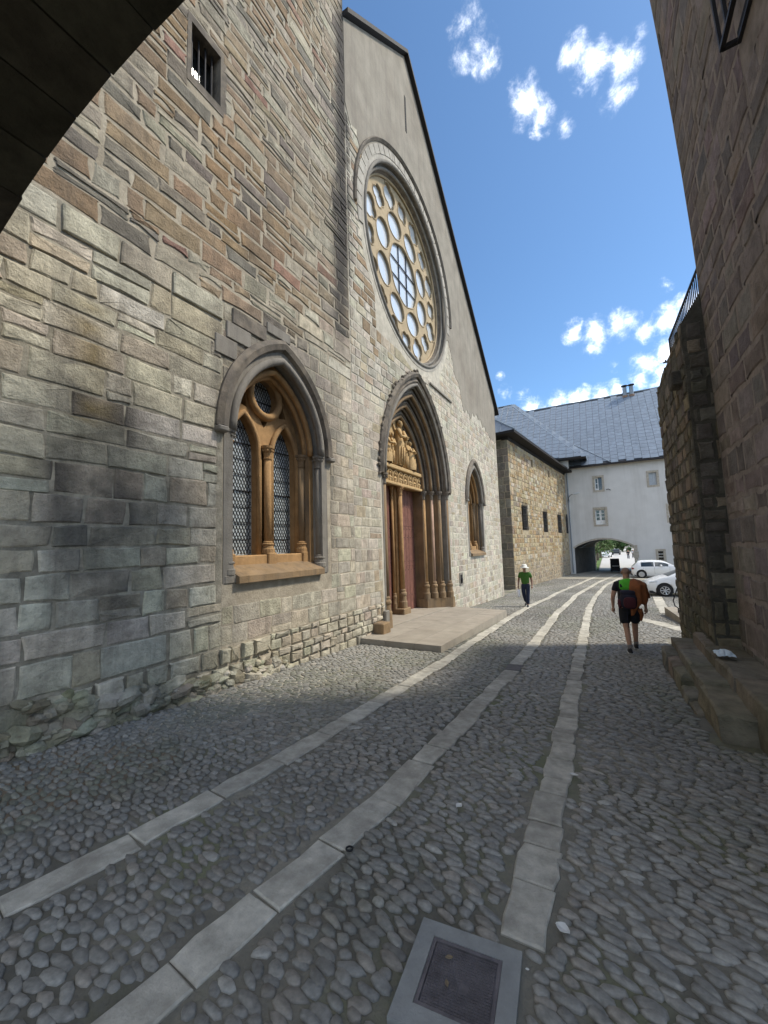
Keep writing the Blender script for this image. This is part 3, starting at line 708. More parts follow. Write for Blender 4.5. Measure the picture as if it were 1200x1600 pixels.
# ------------------------------------------------------------------ rose window
ry, rz_, rr_ = ROSE
plateh = -.34
def hole_poly(cx, cz, f, n=20): return [(cx+f(2*math.pi*k/n)*math.cos(2*math.pi*k/n), cz+f(2*math.pi*k/n)*math.sin(2*math.pi*k/n)) for k in range(n)]
def foil(c, z, size, lobes, rot, n=24, asp=1.0):
    pts = []
    for k in range(n):
        t = 2*math.pi*k/n; r_ = size*(.80+.24*abs(math.cos(lobes*.5*(t)))**.8-.08)
        u_, v_ = r_*math.cos(t)*asp, r_*math.sin(t); pts.append((c+u_*math.cos(rot)-v_*math.sin(rot), z+u_*math.sin(rot)+v_*math.cos(rot)))
    return pts
rholes = [hole_poly(ry, rz_, lambda t: 1.06+.02*math.cos(8*t), 40)]
petals = []
for k in range(8):
    a = 2*math.pi*(k+.5)/8
    c1 = (ry+1.59*math.cos(a), rz_+1.59*math.sin(a))
    petals.append([(c1[0]+.44*math.cos(t)*math.cos(a)-.53*math.sin(t)*math.sin(a), c1[1]+.44*math.cos(t)*math.sin(a)+.53*math.sin(t)*math.cos(a)) for t in [2*math.pi*j/18 for j in range(18)]])
    petals.append(foil(ry+2.48*math.cos(a), rz_+2.48*math.sin(a), .46, 4, a))
    a2 = 2*math.pi*k/8
    petals.append(foil(ry+2.40*math.cos(a2), rz_+2.40*math.sin(a2), .40, 4, a2+math.pi/4))
tr = MB(); tr.plate(FAC, [(ry+2.96*math.cos(2*math.pi*k/72), rz_+2.96*math.sin(2*math.pi*k/72)) for k in range(72)], rholes+petals, plateh-.10, plateh)
rose = tr.build('rose_window', M_ROSE, church)
for hp in rholes+petals:
    mb = MB(); mb.sweep(FAC, hp[::-1], rollp(.0, plateh, .022, 6), closed_path=True); mb.build('tracery_moulding', M_ROSE, rose, smooth=True)
for k, (hp, off) in enumerate([(h, 0) for h in rholes+petals]):
    mb = MB(); cx = sum(p[0] for p in hp)/len(hp); cz = sum(p[1] for p in hp)/len(hp)
    V = [FAC(p[0]+(p[0]-cx)*.12, p[1]+(p[1]-cz)*.12, plateh-.075) for p in hp]; mb.add(V, [tuple(range(len(hp)))]); mb.build('pane', M_ROSEG, rose)
mb = MB()
for o in (-.3, .3):
    L = math.sqrt(1.02**2-o*o)
    mb = MB(); mb.tube([FAC(ry+o, rz_-L, plateh-.05), FAC(ry+o, rz_+L, plateh-.05)], .02, 5); mb.build('saddle_bar', M_IRON, rose)
    mb = MB(); mb.tube([FAC(ry-L, rz_+o, plateh-.05), FAC(ry+L, rz_+o, plateh-.05)], .02, 5); mb.build('saddle_bar', M_IRON, rose)
full = lambda r: circle_path(ry, rz_, r, 0, -2*math.pi, 96)[:-1]
for (r0, h0, r1, h1, m) in ((rr_+.05, .012, rr_-.10, .012, M_PALEST), (rr_-.10, .012, rr_-.13, -.14, M_GREYST), (rr_-.13, -.14, rr_-.24, -.14, M_GREYST), (rr_-.24, -.14, rr_-.36, -.36, M_SANDD)):
    mb = MB(); mb.sweep(FAC, full(rr_), [(r0-rr_, h0), (r1-rr_, h1), (r1-rr_, h1-.3), (r0-rr_, h0-.3)], closed_path=True); mb.build('rose_reveal', m, rose)
for (r, h, t, m) in ((rr_-.115, .01, .055, M_GREYST), (rr_-.235, -.14, .05, M_GREYST), (rr_-.33, -.30, .04, M_ROSE)):
    mb = MB(); mb.sweep(FAC, full(r), rollp(0, h, t), closed_path=True); mb.build('rose_moulding', m, rose, smooth=True)
# voussoirs round the upper half, then the hood mould
nv = 30
for k in range(nv):
    a0 = math.pi*1.06-(math.pi*1.12)*k/nv; a1 = math.pi*1.06-(math.pi*1.12)*(k+1)/nv; e = .006
    mb = MB(); mb.sweep(FAC, circle_path(ry, rz_, rr_+.17, a0-e, a1+e, 3), [(-.115, -.02), (.135, -.02), (.135, .028), (-.115, .028)]); mb.build('voussoir', M_PALEST, rose)
mb = MB(); mb.sweep(FAC, circle_path(ry, rz_, rr_+.40, math.pi*1.02, -math.pi*.02, 60), [(-.05, -.02), (.06, -.02), (.06, .07), (.02, .10), (-.04, .04)]); mb.build('hood_mould', M_SANDD, rose)
# string ledge right of the portal apex
mb = MB(); mb.box(-.02, .07, 13.1, 15.4, 7.74, 7.80); mb.build('ledge', M_GREYST, church)

# ------------------------------------------------------------------ columns
def column(parent, x, y, z0, z1, r, mats, basez=.34, n=14, cap=.26):
    ms, mb_, mc = mats
    b = MB(); b.lathe([(r*1.75, 0), (r*1.75, basez*.32), (r*1.5, basez*.38), (r*1.35, basez*.62), (r*1.6, basez*.70), (r*1.6, basez*.78), (r*1.2, basez*.86), (r*1.3, basez*.93), (r*1.02, basez)], (x, y, z0), n); b.build('column_base', mb_, parent)
    s_ = MB(); s_.lathe([(r, basez-.01), (r*.985, (z1-z0)*.5), (r*.97, z1-z0-cap+.01)], (x, y, z0), n); s_.build('column_shaft', ms, parent, smooth=True)
    c = MB(); c.lathe([(r*1.18, 0), (r*1.22, .022), (r*1.0, .03), (r*1.1, cap*.45), (r*1.55, cap*.8), (r*1.75, cap*.82), (r*1.8, cap)], (x, y, z1-cap), n)
    for k in range(8):
        t = 2*math.pi*k/8; c.ball((x+r*1.5*math.cos(t), y+r*1.5*math.sin(t), z1-cap*.36), r*.32, 6, 4)
    c.build('capital', mc, parent)

# ------------------------------------------------------------------ two traceried lancet windows
def lancet_window(c):
    dz = 0
    tw, tzs, th = 1.02, WZS, 1.66
    def lanc(cc, hw): return [(cc-hw, 1.80)]+parch(cc, hw, 3.70, .72, 8)+[(cc+hw, 1.80)]
    oc = [(c+.34*math.cos(2*math.pi*k/24), 4.90+.36*math.sin(2*math.pi*k/24)) for k in range(24)]
    hl = [lanc(c-.53, .345), lanc(c+.53, .345)]
    sp1 = [(c-.62, 4.62), (c-.42, 4.58), (c-.48, 4.98)]; sp2 = [(2*c-p[0], p[1]) for p in sp1][::-1]
    sp3 = [(c, 4.28), (c+.10, 4.43), (c-.10, 4.43)]
    mb = MB(); mb.plate(FAC, [(c-tw, 1.72)]+parch(c, tw, tzs, th)+[(c+tw, 1.72)], hl+[oc, sp1, sp2, sp3], -.70, -.50)
    wn = mb.build('window', M_SAND, church)
    for hp in hl:
        mb = MB(); mb.sweep(FAC, hp, rollp(.03, -.47, .055), close_prof=True); mb.build('tracery_moulding', M_SAND, wn, smooth=True)
    mb = MB(); mb.sweep(FAC, oc[::-1], rollp(.04, -.46, .075), closed_path=True); mb.build('tracery_moulding', M_SAND, wn, smooth=True)
    # leaded panes
    for hp in hl+[oc]:
        mb = MB(); mb.add([FAC(p[0], p[1], -.64) for p in hp], [tuple(range(len(hp)))]); mb.build('pane', M_LEADED, wn)
    lead = MB()
    def inside(hp, x, z):
        r_ = False; j = len(hp)-1
        for i in range(len(hp)):
            if (hp[i][1] > z) != (hp[j][1] > z) and x < (hp[j][0]-hp[i][0])*(z-hp[i][1])/(hp[j][1]-hp[i][1])+hp[i][0]: r_ = not r_
            j = i
        return r_
    for hp in hl+[oc]:
        x0, x1 = min(p[0] for p in hp), max(p[0] for p in hp); z0, z1 = min(p[1] for p in hp), max(p[1] for p in hp)
        for sg in (1, -1):
            k = -40
            while k < 60:
                pts = [(x0+(x1-x0)*t/28, z0+k*.13+sg*1.9*((x1-x0)*t/28)) for t in range(29)]; run = []
                for p in pts+[(None, None)]:
                    if p[0] is not None and inside(hp, *p): run.append(p)
                    else:
                        if len(run) > 1: lead.tube([FAC(run[0][0], run[0][1], -.632), FAC(run[-1][0], run[-1][1], -.632)], .0055, 4, caps=False)
                        run = []
                k += 1
        z = z0+.3
        while z < z1-.05:
            xs = [x0+(x1-x0)*t/40 for t in range(41) if inside(hp, x0+(x1-x0)*t/40, z)]
            if xs: bars = MB(); bars.tube([FAC(xs[0], z, -.622), FAC(xs[-1], z, -.622)], .0075 if int((z-z0)/.3) % 3 else .013, 4, caps=False); bars.build('saddle_bar', M_IRON, wn)
            z += .3
    lead.build('lead_lattice', M_LEADC, wn, kind='stuff')
    # reveals and arch mouldings
    full_ = lambda hw, h: [(c-hw, WZB-.02)]+parch(c, hw, WZS, h)+[(c+hw, WZB-.02)]
    arch_ = lambda hw, h: parch(c, hw, WZS, h)
    steps = ((1.34, .01, 1.16, .01, M_GREYST), (1.16, .01, 1.14, -.22, M_GREYST), (1.14, -.22, 1.02, -.22, M_SAND), (1.02, -.22, 1.0, -.55, M_SANDB))
    for (w0, h0, w1, h1, m) in steps:
        mb = MB(); mb.sweep(FAC, full_(w0, WH*w0/1.30), [(0, h0), (w1-w0, h1), (w1-w0, h1-.12), (0, h0-.12)]); mb.build('reveal', m, wn)
    for (w0, h, r_, m) in ((1.17, .0, .075, M_GREYST), (1.05, -.2, .06, M_SAND), (1.0, -.33, .05, M_SAND)):
        mb = MB(); mb.sweep(FAC, arch_(w0, WH*w0/1.30), rollp(0, h, r_)); mb.build('arch_moulding', m, wn, smooth=True)
    mb = MB(); mb.sweep(FAC, arch_(1.42, WH+.14), [(-.14, -.02), (.09, -.02), (.09, .06), (.0, .12), (-.10, .09)]); mb.build('hood_mould', M_SANDD, wn)
    for sg in (-1, 1):
        b = MB(); b.bbox(-.02, .13, c+sg*1.42-.10, c+sg*1.42+.10, WZS-.1, WZS-.01, .02); b.build('hood_stop', M_GREYST, wn)
    # sill and shafts
    mb = MB(); s0, s1 = c-1.10, c+1.10
    V = []
    for y_ in (s0, s1): V += [(-.66, y_, 1.30), (.10, y_, 1.36), (.10, y_, 1.47), (-.66, y_, 1.79)]
    mb.add(V, [(0, 1, 2, 3), (7, 6, 5, 4), (0, 4, 5, 1), (1, 5, 6, 2), (2, 6, 7, 3), (3, 7, 4, 0)]); mb.build('sill', M_SANDB, wn)
    mb = MB(); mb.bbox(-.60, -.30, c-1.0, c+1.0, 1.60, 1.80, .02); mb.build('sill_ramp', M_SAND, wn)
    for yy_, m in ((0, M_SAND), (-.97, M_SAND), (.97, M_SANDB)):
        b = MB(); b.bbox(-.52, -.26, c+yy_-.11, c+yy_+.11, 1.55, 1.83, .015); b.build('column_plinth', M_SAND, wn)
        column(wn, -.40, c+yy_, 1.83, WZS+.02, .075, (m, M_SAND, m), .22)
    b = MB(); b.bbox(-.66, -.50, c-.12, c+.12, 1.8, 3.8, .02); b.build('mullion', M_SAND, wn)
    for sg in (-1, 1):
        column(wn, -.10, c+sg*1.19, 1.50, WZS+.0, .078, (M_GREYST, M_GREYST, M_GREYST), .26)
        b = MB(); b.bbox(-.24, .02, c+sg*1.19-.13, c+sg*1.19+.13, 1.36, 1.50, .02); b.build('column_plinth', M_GREYST, wn)
    return wn
for c in WIN: lancet_window(c)
# stepped dark stones above the near window
for (y0, y1, z0, z1, m) in ((4.36, 5.12, 5.70, 5.98, M_SANDD), (5.14, 5.75, 5.92, 6.12, M_GREYST), (4.24, 4.75, 5.40, 5.69, M_GREYST), (4.02, 4.45, 5.06, 5.38, M_GREYST)):
    b = MB(); b.bbox(-.02, .04, y0, y1, z0, z1, .012); b.build('dressed_block', m, church)
# barred window high on the tower
b = MB(); b.plate(FAC, [(GW[0]-.04, GW[2]-.12), (GW[1]+.1, GW[2]-.12), (GW[1]+.1, GW[3]+.1), (GW[0]-.04, GW[3]+.1)], [[(GW[0]+.03, GW[2]+.03), (GW[1]-.02, GW[2]+.03), (GW[1]-.02, GW[3]-.03), (GW[0]+.03, GW[3]-.03)]], -.3, .012)
bw = b.build('barred_window', M_SANDD, church)
b = MB(); b.box(-.30, -.27, GW[0], GW[1], GW[2], GW[3]); b.build('pane', M_PANE, bw)
for k in range(4):
    b = MB(); y_ = GW[0]+.12+k*.125; b.tube([(-.12, y_, GW[2]+.03), (-.12, y_, GW[3]-.03)], .014, 6); b.build('bar', M_IRON, bw)
# small dark niche by the portal
b = MB(); b.plate(FAC, [(15.45, .25), (15.85, .25), (15.85, .75), (15.45, .75)], [[(15.52, .32), (15.78, .32), (15.78, .68), (15.52, .68)]], -.02, .03)
nb = b.build('wall_niche', M_GREYST, church); b = MB(); b.box(.013, .02, 15.5, 15.8, .3, .7); b.build('niche_back', M_DARK, nb); b = MB(); b.ball((.04, 15.65, .48), (.05, .07, .11), 8, 6); b.build('niche_lamp', M_IRON, nb)

# ------------------------------------------------------------------ portal
TX = -.80
mb = MB(); mb.plate(FAC, [(YC-1.75, 4.50)]+parch(YC, 1.75, 4.52, 2.45)+[(YC+1.75, 4.50)], [], TX-.3, TX)
portal = mb.build('portal', M_TYMP, church)
ords = [(2.60, .012), (2.36, -.20), (2.12, -.42), (1.90, -.64), (1.66, -.86)]
def ph(w_): return PH*(w_/PHW)*1.0+.04
PB = -.5
def pfull(w_): return [(YC-w_, PB)]+parch(YC, w_, PZS, ph(w_))+[(YC+w_, PB)]
for k in range(4):
    (w0, h0), (w1, h1) = ords[k], ords[k+1]; m = (M_GREYST, M_SANDB, M_SANDB, M_SANDB)[k]; m2 = M_SANDD
    # stepped jambs below, stepped arch above
    for sg in (-1, 1):
        b = MB(); V = []
        for z in (PB, PZS): V += [(h0, YC+sg*w0, z), (h0, YC+sg*(w1+.04), z), (h0-.04, YC+sg*w1, z), (h1-.1, YC+sg*w1, z), (h1-.1, YC+sg*w0, z)]
        b.add(V, [(0, 5, 6, 1), (1, 6, 7, 2), (2, 7, 8, 3), (3, 8, 9, 4), (4, 9, 5, 0)]); b.build('jamb', m, portal)
    b = MB(); b.sweep(FAC, parch(YC, w0, PZS, ph(w0)), [(0, h0), (w1-w0+.05, h0), (w1-w0, h0-.06), (w1-w0, h1-.1), (0, h1-.1)]); b.build('archivolt', m2, portal)
    for (wr, hr, rr2, mm) in ((w1+.05, h0-.005, .055, M_GREYST if k == 0 else M_SANDB), (w1+.145, h0+.0, .04, M_SANDD), (w1+.0, h0-.125, .035, M_SANDD)):
        b = MB(); b.sweep(FAC, parch(YC, wr, PZS, ph(wr)), rollp(0, hr, rr2)); b.build('arch_moulding', mm, portal, smooth=True)
# leaf-carved hood: a moulding with crockets
b = MB(); b.sweep(FAC, parch(YC, PHW+.14, PZS, ph(PHW+.14)), [(-.1, -.02), (.10, -.02), (.10, .06), (.02, .13), (-.08, .08)]); hood = b.build('hood_mould', M_SANDD, portal)
rp = random.Random(9); pa = parch(YC, PHW+.22, PZS, ph(PHW+.22), 24); 
for p in pa: b = MB(); b.ball(FAC(p[0]+rp.uniform(-.05, .03), p[1]+rp.uniform(-.05, .05), rp.uniform(.02, .07)), (rp.uniform(.03, .07), rp.uniform(.03, .09), rp.uniform(.04, .11)), 7, 5, rot=Matrix.Rotation(rp.uniform(0, 3), 3, 'X')); b.build('hood_crocket', M_SANDD, portal)
CX = [(-.06, 2.36), (-.27, 2.12), (-.49, 1.90), (-.71, 1.66)]
for sg in (-1, 1):
    for k, (cx_, cw) in enumerate(CX):
        ms = (M_SANDB, M_SANDB, mat('rosy_sandstone', (.42, .28, .205), bump=.3, bscale=30, var=.2, vscale=3, rough=.88, spec=.15), M_SAND)[k]
        column(portal, cx_+.02, YC+sg*(cw+.10), -.06, PZS+.02, .085, (ms, M_SANDB, M_SANDD), .62, cap=.30)
    b = MB(); V = []
    for z in (-.75, -.06):
        for p in ((.10, 2.62), (.10, 2.40), (-.15, 2.16), (-.38, 1.92), (-.60, 1.64), (-.95, 1.60), (-.95, 2.62)): V.append((p[0], YC+sg*p[1], z))
    b.add(V, [(k, (k+1) % 7, 7+(k+1) % 7, 7+k) for k in range(7)]+[tuple(range(7, 14))]); b.build('plinth', M_SANDB, portal)
# lintel with a row of arched panels
b = MB(); b.bbox(TX-.3, TX+.06, YC-1.78, YC+1.78, 3.93, 4.52, .02); lint = b.build('lintel', M_TYMPD, portal)
b = MB()
b.bbox(TX+.03, TX+.17, YC-1.78, YC+1.78, 4.43, 4.56, .02); b.bbox(TX+.03, TX+.15, YC-1.78, YC+1.78, 3.90, 4.00, .02); b.build('lintel_band', M_TYMP, portal)
for k in range(9):
    cy = YC-1.52+k*.38
    b = MB(); b.sweep(FAC, [(cy-.155, 4.0)]+parch(cy, .155, 4.22, .17, 6)+[(cy+.155, 4.0)], rollp(0, TX+.08, .028, 6)); b.build('panel_arch', M_TYMP, portal)
    b = MB(); b.ball((TX+.08, cy, 4.27), (.05, .05, .06), 8, 6); b.ball((TX+.07, cy, 4.10), (.05, .09, .12), 8, 6); b.ball((TX+.10, cy+.03*(-1)**k, 4.13), (.04, .10, .03), 6, 4); b.build('panel_figure', M_TYMP, portal)
# tympanum relief: seated haloed mother with child, kneeling winged figures at both sides
def robed(name, y, z0, h, wid, out_, lean=0, kneel=False, halo=False):
    b = MB(); n = 12; prof = [(0, .62, .55), (.15, .60, .6), (.35, .56, .75), (.5, .46, .85), (.62, .42, .6), (.78, .46, .5), (.84, .30, .4), (.88, .13, .3)]
    if kneel: prof = [(0, .85, .9), (.2, .80, 1.0), (.38, .55, .8), (.6, .44, .6), (.76, .46, .55), (.84, .28, .4), (.88, .13, .3)]
    V = []
    for (t, ww, dd) in prof:
        for j in range(n):
            a = 2*math.pi*j/n; fold = 1+.10*math.cos(6*a+t*3)*(1-t)
            V.append((TX+.02+out_*dd*max(-.2, math.cos(a))*fold, y+lean*t+wid*ww*math.sin(a)*fold, z0+h*t))
    b.add(V, [(k*n+j, k*n+(j+1) % n, (k+1)*n+(j+1) % n, (k+1)*n+j) for k in range(len(prof)-1) for j in range(n)])
    hz = z0+h*.93; b.ball((TX+.02+out_*.42, y+lean, hz), (h*.055, h*.055, h*.075), 10, 8)
    b.ball((TX+.0+out_*.35, y+lean, hz+h*.03), (h*.05, h*.065, h*.07), 8, 6)
    for sg in (-1, 1):
        b.tube([(TX+.05+out_*.3, y+lean+sg*wid*.42, z0+h*.78), (TX+.05+out_*.75, y+lean+sg*wid*.5, z0+h*.6), (TX+.05+out_*1.0, y+lean*1.3+sg*wid*.12, z0+h*.62)], [h*.05, h*.045, h*.03], 7)
    for k in range(5):
        a = -.9+.45*k; b.tube([(TX+.04+out_*.6*math.cos(a), y+wid*.58*math.sin(a), z0+.01), (TX+.04+out_*.75*math.cos(a), y+wid*.5*math.sin(a), z0+h*.4)], h*.018, 5)
    return b.build(name, M_TYMP, portal, smooth=True)
robed('relief_figure', YC-.02, 4.62, 1.55, .42, .30)
b = MB(); b.lathe([(.36, 0), (.36, .05), (.29, .055), (.29, .02), (.0, .02)], (TX, YC-.02, 6.12), 28, 'x'); b.build('halo', M_TYMP, portal)
robed('relief_child', YC+.20, 5.22, .62, .17, .30)
for sg in (-1, 1):
    robed('relief_angel', YC+sg*.92, 4.60, 1.02, .34, .24, lean=-sg*.12, kneel=True)
    b = MB()
    for j in range(6): b.tube([(TX+.05, YC+sg*(.95+.03*j), 5.25-.02*j), (TX+.06, YC+sg*(1.12+.05*j), 5.32-.08*j), (TX+.04, YC+sg*(1.22+.04*j), 4.86-.03*j)], [.02, .04, .012], 6)
    b.build('relief_wing', M_TYMP, portal)
    robed('relief_bearer', YC+sg*.52, 4.62, 1.05, .16, .14, lean=0)
# trumeau and doors
for sgn in (-1, 1):
    b = MB(); y0, y1 = sorted((YC+sgn*1.67, YC+sgn*1.95)); b.box(-1.2, -.955, y0, y1, -.6, 4.0); b.build('jamb', M_SANDB, portal)
b = MB(); b.bbox(-1.08, -.86, YC-.15, YC+.15, -.42, 3.94, .03); b.build('trumeau', M_SAND, portal)
b = MB(); b.bbox(-1.16, -.62, YC-.27, YC+.27, -.62, -.14, .02); b.build('trumeau_plinth', M_SANDB, portal)
column(portal, -.78, YC, -.14, 3.92, .085, (M_SAND, M_SANDB, M_SAND), .62, cap=.30)
for sg in (-1, 1): column(portal, -.98, YC+sg*.20, -.14, 3.92, .05, (M_SAND, M_SANDB, M_SAND), .5, cap=.22)
for sg in (-1, 1):
    b = MB(); b.box(-1.16, -1.10, YC+sg*.15 if sg > 0 else YC-1.7, YC+1.7 if sg > 0 else YC-.15, -.6, 3.95); dr = b.build('door', M_DARK, portal)
    for k in range(6):
        y0 = YC+sg*(.17+k*.247); y1 = y0+sg*.238; b = MB(); b.bbox(-1.11, -1.05, min(y0, y1), max(y0, y1), -.55, 3.93, .008)
        b.build('door_plank', M_DOOR, portal)
    b = MB()
    for zz in (.15, 1.05, 1.35, 2.2, 2.5, 3.3):
        for k in range(6): b.ball((-1.045, YC+sg*(.29+k*.247), zz), (.012, .02, .02), 6, 4)
    b.build('door_stud', M_IRON, portal)
    for zz in (1.2, 2.62): b = MB(); b.box(-1.055, -1.035, min(YC+sg*.18, YC+sg*1.6), max(YC+sg*.18, YC+sg*1.6), zz, zz+.035); b.build('door_strap', M_DOOR, portal)

# ------------------------------------------------------------------ doorstep platform
plat = thing('stone_platform', 'flat tan sandstone platform in front of the church portal', 'platform', (0, 0, 0))
def ptop(y): return -.235-.030*(y-8)
rpf = random.Random(8); ys = [8.02, 9.7, 11.2, 12.9, 14.6]; xs_ = [.02, .72, 1.42, 2.06]
for i in range(4):
    for j in range(3):
        y0, y1 = ys[i]+.003, ys[i+1]-.003; x0, x1 = xs_[j]+.003, xs_[j+1]-.003; V = []
        if i == 3 and j == 2: pass
        sk = .05*(x1) if i == 0 else 0; sk0 = .05*(x0) if i == 0 else 0
        e_ = -.06 if i == 3 else 0
        for z in (-1, 0):
            for (x, y) in ((x0, y0-sk0*.0), (x1, y0), (x1, y1+e_*x1*3), (x0, y1+e_*x0*3)): V.append((x, y, G(y)-.2 if z < 0 else ptop(y)+rpf.uniform(-.002, .002)))
        b = MB(); b.add(V, [(4, 5, 6, 7), (0, 1, 5, 4), (1, 2, 6, 5), (2, 3, 7, 6), (3, 0, 4, 7)]); b.build('slab', M_PLATF, plat)
b = MB(); V = []
for z in (-1, 0):
    for (x, y) in ((-1.3, 9.5), (.015, 9.5), (.015, 14.4), (-1.3, 14.4)): V.append((x, y, -1.2 if z < 0 else ptop(y)+.02))
b.add(V, [(4, 5, 6, 7), (0, 1, 5, 4), (1, 2, 6, 5), (2, 3, 7, 6), (3, 0, 4, 7)]); b.build('threshold', M_PLATF, plat)
gs = MB(); gs.bbox(.03, .34, 8.62, 9.0, -.45, .0, .02); gso = gs.build('guard_stone', M_SANDB); tag(gso, 'small squared brown stone block at the left foot of the portal', 'stone block')
gs = MB(); gs.bbox(.03, .13, 9.15, 9.36, -.45, .22, .02); gso = gs.build('guard_stone', M_GREYST); tag(gso, 'thin upright grey stone against the left jamb of the portal', 'stone block')

# ------------------------------------------------------------------ arch over the lane (the camera stands under it)
arch = thing('stone_arch', 'stone arch, underside coloured dark for shade, crossing the lane overhead in the upper left corner', 'arch', (0, 0, 0))
def az_(x): return 4.70-.080*(x-3.15)**2
ra = random.Random(2); NX = 17
for i in range(NX):
    x0, x1 = -.0+7.0*i/NX, 7.0*(i+1)/NX
    for j, (y0, y1) in enumerate(((.15, .62), (.62, 1.1))):
        e = .006; V = []; dzz = ra.uniform(-.012, .012); yy1 = y1+(ra.uniform(-.015, .015) if j == 1 else 0)
        for (x, k) in ((x0+e, 0), (x1-e, 0)):
            nx_ = .160*(x-3.15); L = math.hypot(nx_, 1)
            for hh in (0, .55): V += [(x+nx_/L*hh, y0+e, az_(x)+dzz+hh/L), (x+nx_/L*hh, yy1-e, az_(x)+dzz+hh/L)]
        b = MB(); b.add(V, [(0, 4, 5, 1), (2, 3, 7, 6), (0, 2, 6, 4), (1, 5, 7, 3), (0, 1, 3, 2), (4, 6, 7, 5)], [vary((.06, .054, .042), ra, .2)]*8); b.build('voussoir', M_HOUSE, arch)  # underside shade put into the colour: darker than spandrel and pier
b = MB(); V = []
xs2 = [7.0*i/NX for i in range(NX+1)]
for x in xs2:
    nx_ = .160*(x-3.15); L = math.hypot(nx_, 1)
    zb = az_(x)+.25
    V += [(x, .19, zb), (x, 1.06, zb), (x, 1.06, 6.0), (x, .19, 6.0)]
F_ = []
for k in range(NX): a = 4*k; F_ += [(a, a+4, a+5, a+1), (a+1, a+5, a+6, a+2), (a+2, a+6, a+7, a+3), (a+3, a+7, a+4, a)]
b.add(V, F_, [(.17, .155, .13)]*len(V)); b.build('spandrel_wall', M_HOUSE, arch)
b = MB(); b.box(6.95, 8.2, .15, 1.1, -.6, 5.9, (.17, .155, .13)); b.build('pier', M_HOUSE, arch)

# ------------------------------------------------------------------ tall house on the right
house = thing('stone_house', 'tall dark rubble stone house with a battered wall along the right edge', 'house', (6.9, 3, 0))
house.location = (0, 0, 0)
def lean(z): return -.0035*max(0, z-2)**2
def HF(s_, z, h): return Vector((6.9+lean(z)-h, s_, z))
def col_house(y, z, rng, base):
    if base is None:
        r_ = rng.random(); c = (.215, .19, .193) if r_ < .5 else ((.175, .157, .165) if r_ < .8 else (.245, .212, .20))
        return vary(c, rng, .2, .05)
    d = sstep(7.0, 7.9, y)*.3
    return mixc3(base, (.11, .11, .075), max(0, min(.6, sstep(1.2, -.2, z)*.6+d)))
b = MB(); V = []
zs_ = [-1, 0, 1, 2, 3, 4, 5, 6, 7, 8, 9, 10, 11, 12, 12.6]
for z in zs_: V += [(6.9+lean(z), 2.4, z), (6.9+lean(z), 7.9, z), (14, 7.9, z), (14, 2.4, z)]
F_ = []
for k in range(len(zs_)-1):
    for j in range(4): F_.append((4*k+j, 4*k+(j+1) % 4, 4*k+4+(j+1) % 4, 4*k+4+j))
F_.append(tuple(4*(len(zs_)-1)+j for j in range(4)))
b.add(V, F_, [(.20, .17, .14)]*len(V)); b.build('wall', mat('house_mortar', (.26, .232, .222), bump=.9, bscale=20, var=.3, vscale=4, rough=.95, spec=.1), house)
rh = random.Random(6); specs = []
GR = (4.05, 5.10, 6.9, 9.4)
for q in rows(2.5, 7.88, -.4, 12.5, .24, .42, .3, .75, [rect_int(GR[0], GR[1], GR[2], GR[3])], rh):
    specs.append((q, .04*rh.uniform(.6, 1.6), .008*rh.uniform(.3, 1.8), .011*rh.uniform(.3, 1.5), .035, col_house))
emit(HF, specs, house, 'stone', 'stonework', M_HOUSE, 220)
b = MB(); b.box(6.3, 14.2, 2.2, 8.1, 12.62, 12.9); b.build('roof', M_EAVE, house)
# iron cage over the high window
b = MB(); x_w = 6.9+lean(7.4); b.box(x_w-.02+.03, x_w+.2, GR[0], GR[1], GR[2]+.1, GR[3]-.1); gwin = b.build('caged_window', M_DARK, house)
def bar(p, q_, r=.03): b = MB(); b.tube([p, q_], r, 4); b.build('cage_bar', M_IRON, house)
for z in (6.97, 8.2, 9.3):
    xx = 6.9+lean(z)-.15
    bar((xx, 4.1, z), (xx, 5.05, z)); bar((xx, 5.05, z), (xx+.2, 5.05, z)); bar((xx, 4.1, z), (xx+.2, 4.1, z))
for y_ in (4.1, 4.34, 4.58, 4.82, 5.05): bar((6.9+lean(7.05)-.15, y_, 6.95), (6.9+lean(9.3)-.15, y_, 9.33), .022)
b = MB(); b.box(6.9+lean(7.05)-.03, 6.9+lean(7.05)+.05, 4.1, 5.05, 6.93, 6.96); b.build('cage_floor', M_IRON, house)

# ------------------------------------------------------------------ terrace wall with railing beyond the house
terr = thing('terrace_wall', 'dark mossy rubble terrace wall carrying an iron railing', 'wall', (0, 0, 0))
def TF(s_, z, h): return Vector((6.6-h-.006*z, s_, z))
def TE(s_, z, h): return Vector((6.6+s_, 7.905-h, z))
def ttop(y): return 5.45
def col_terr(y, z, rng, base):
    if base is None:
        r_ = rng.random(); c = (.15, .137, .118) if r_ < .6 else ((.20, .17, .13) if r_ < .85 else (.11, .10, .09)); return vary(c, rng, .25, .05)
    return mixc3(base, (.085, .10, .04), max(0, min(.5, sstep(1.5, -.3, z)*.5+.3*nz3(y, z, 1.5))))
b = MB(); b.plate(TF, [(7.91, -.9), (11.4, -.9), (11.4, 5.42), (7.91, 5.42)], [], -3.0, 0, (.10, .095, .08)); b.build('core', M_HOUSE, terr)
b = MB(); V = [(6.56, 7.92, 5.40), (6.56, 11.4, 5.40), (6.90, 11.75, 6.16), (6.90, 7.92, 5.93), (7.4, 11.75, 6.16), (7.4, 7.92, 5.93), (6.56, 7.92, 4.9), (6.56, 11.4, 4.9), (7.4, 7.92, 4.9), (7.4, 11.75, 4.9), (6.90, 11.75, 4.9)]
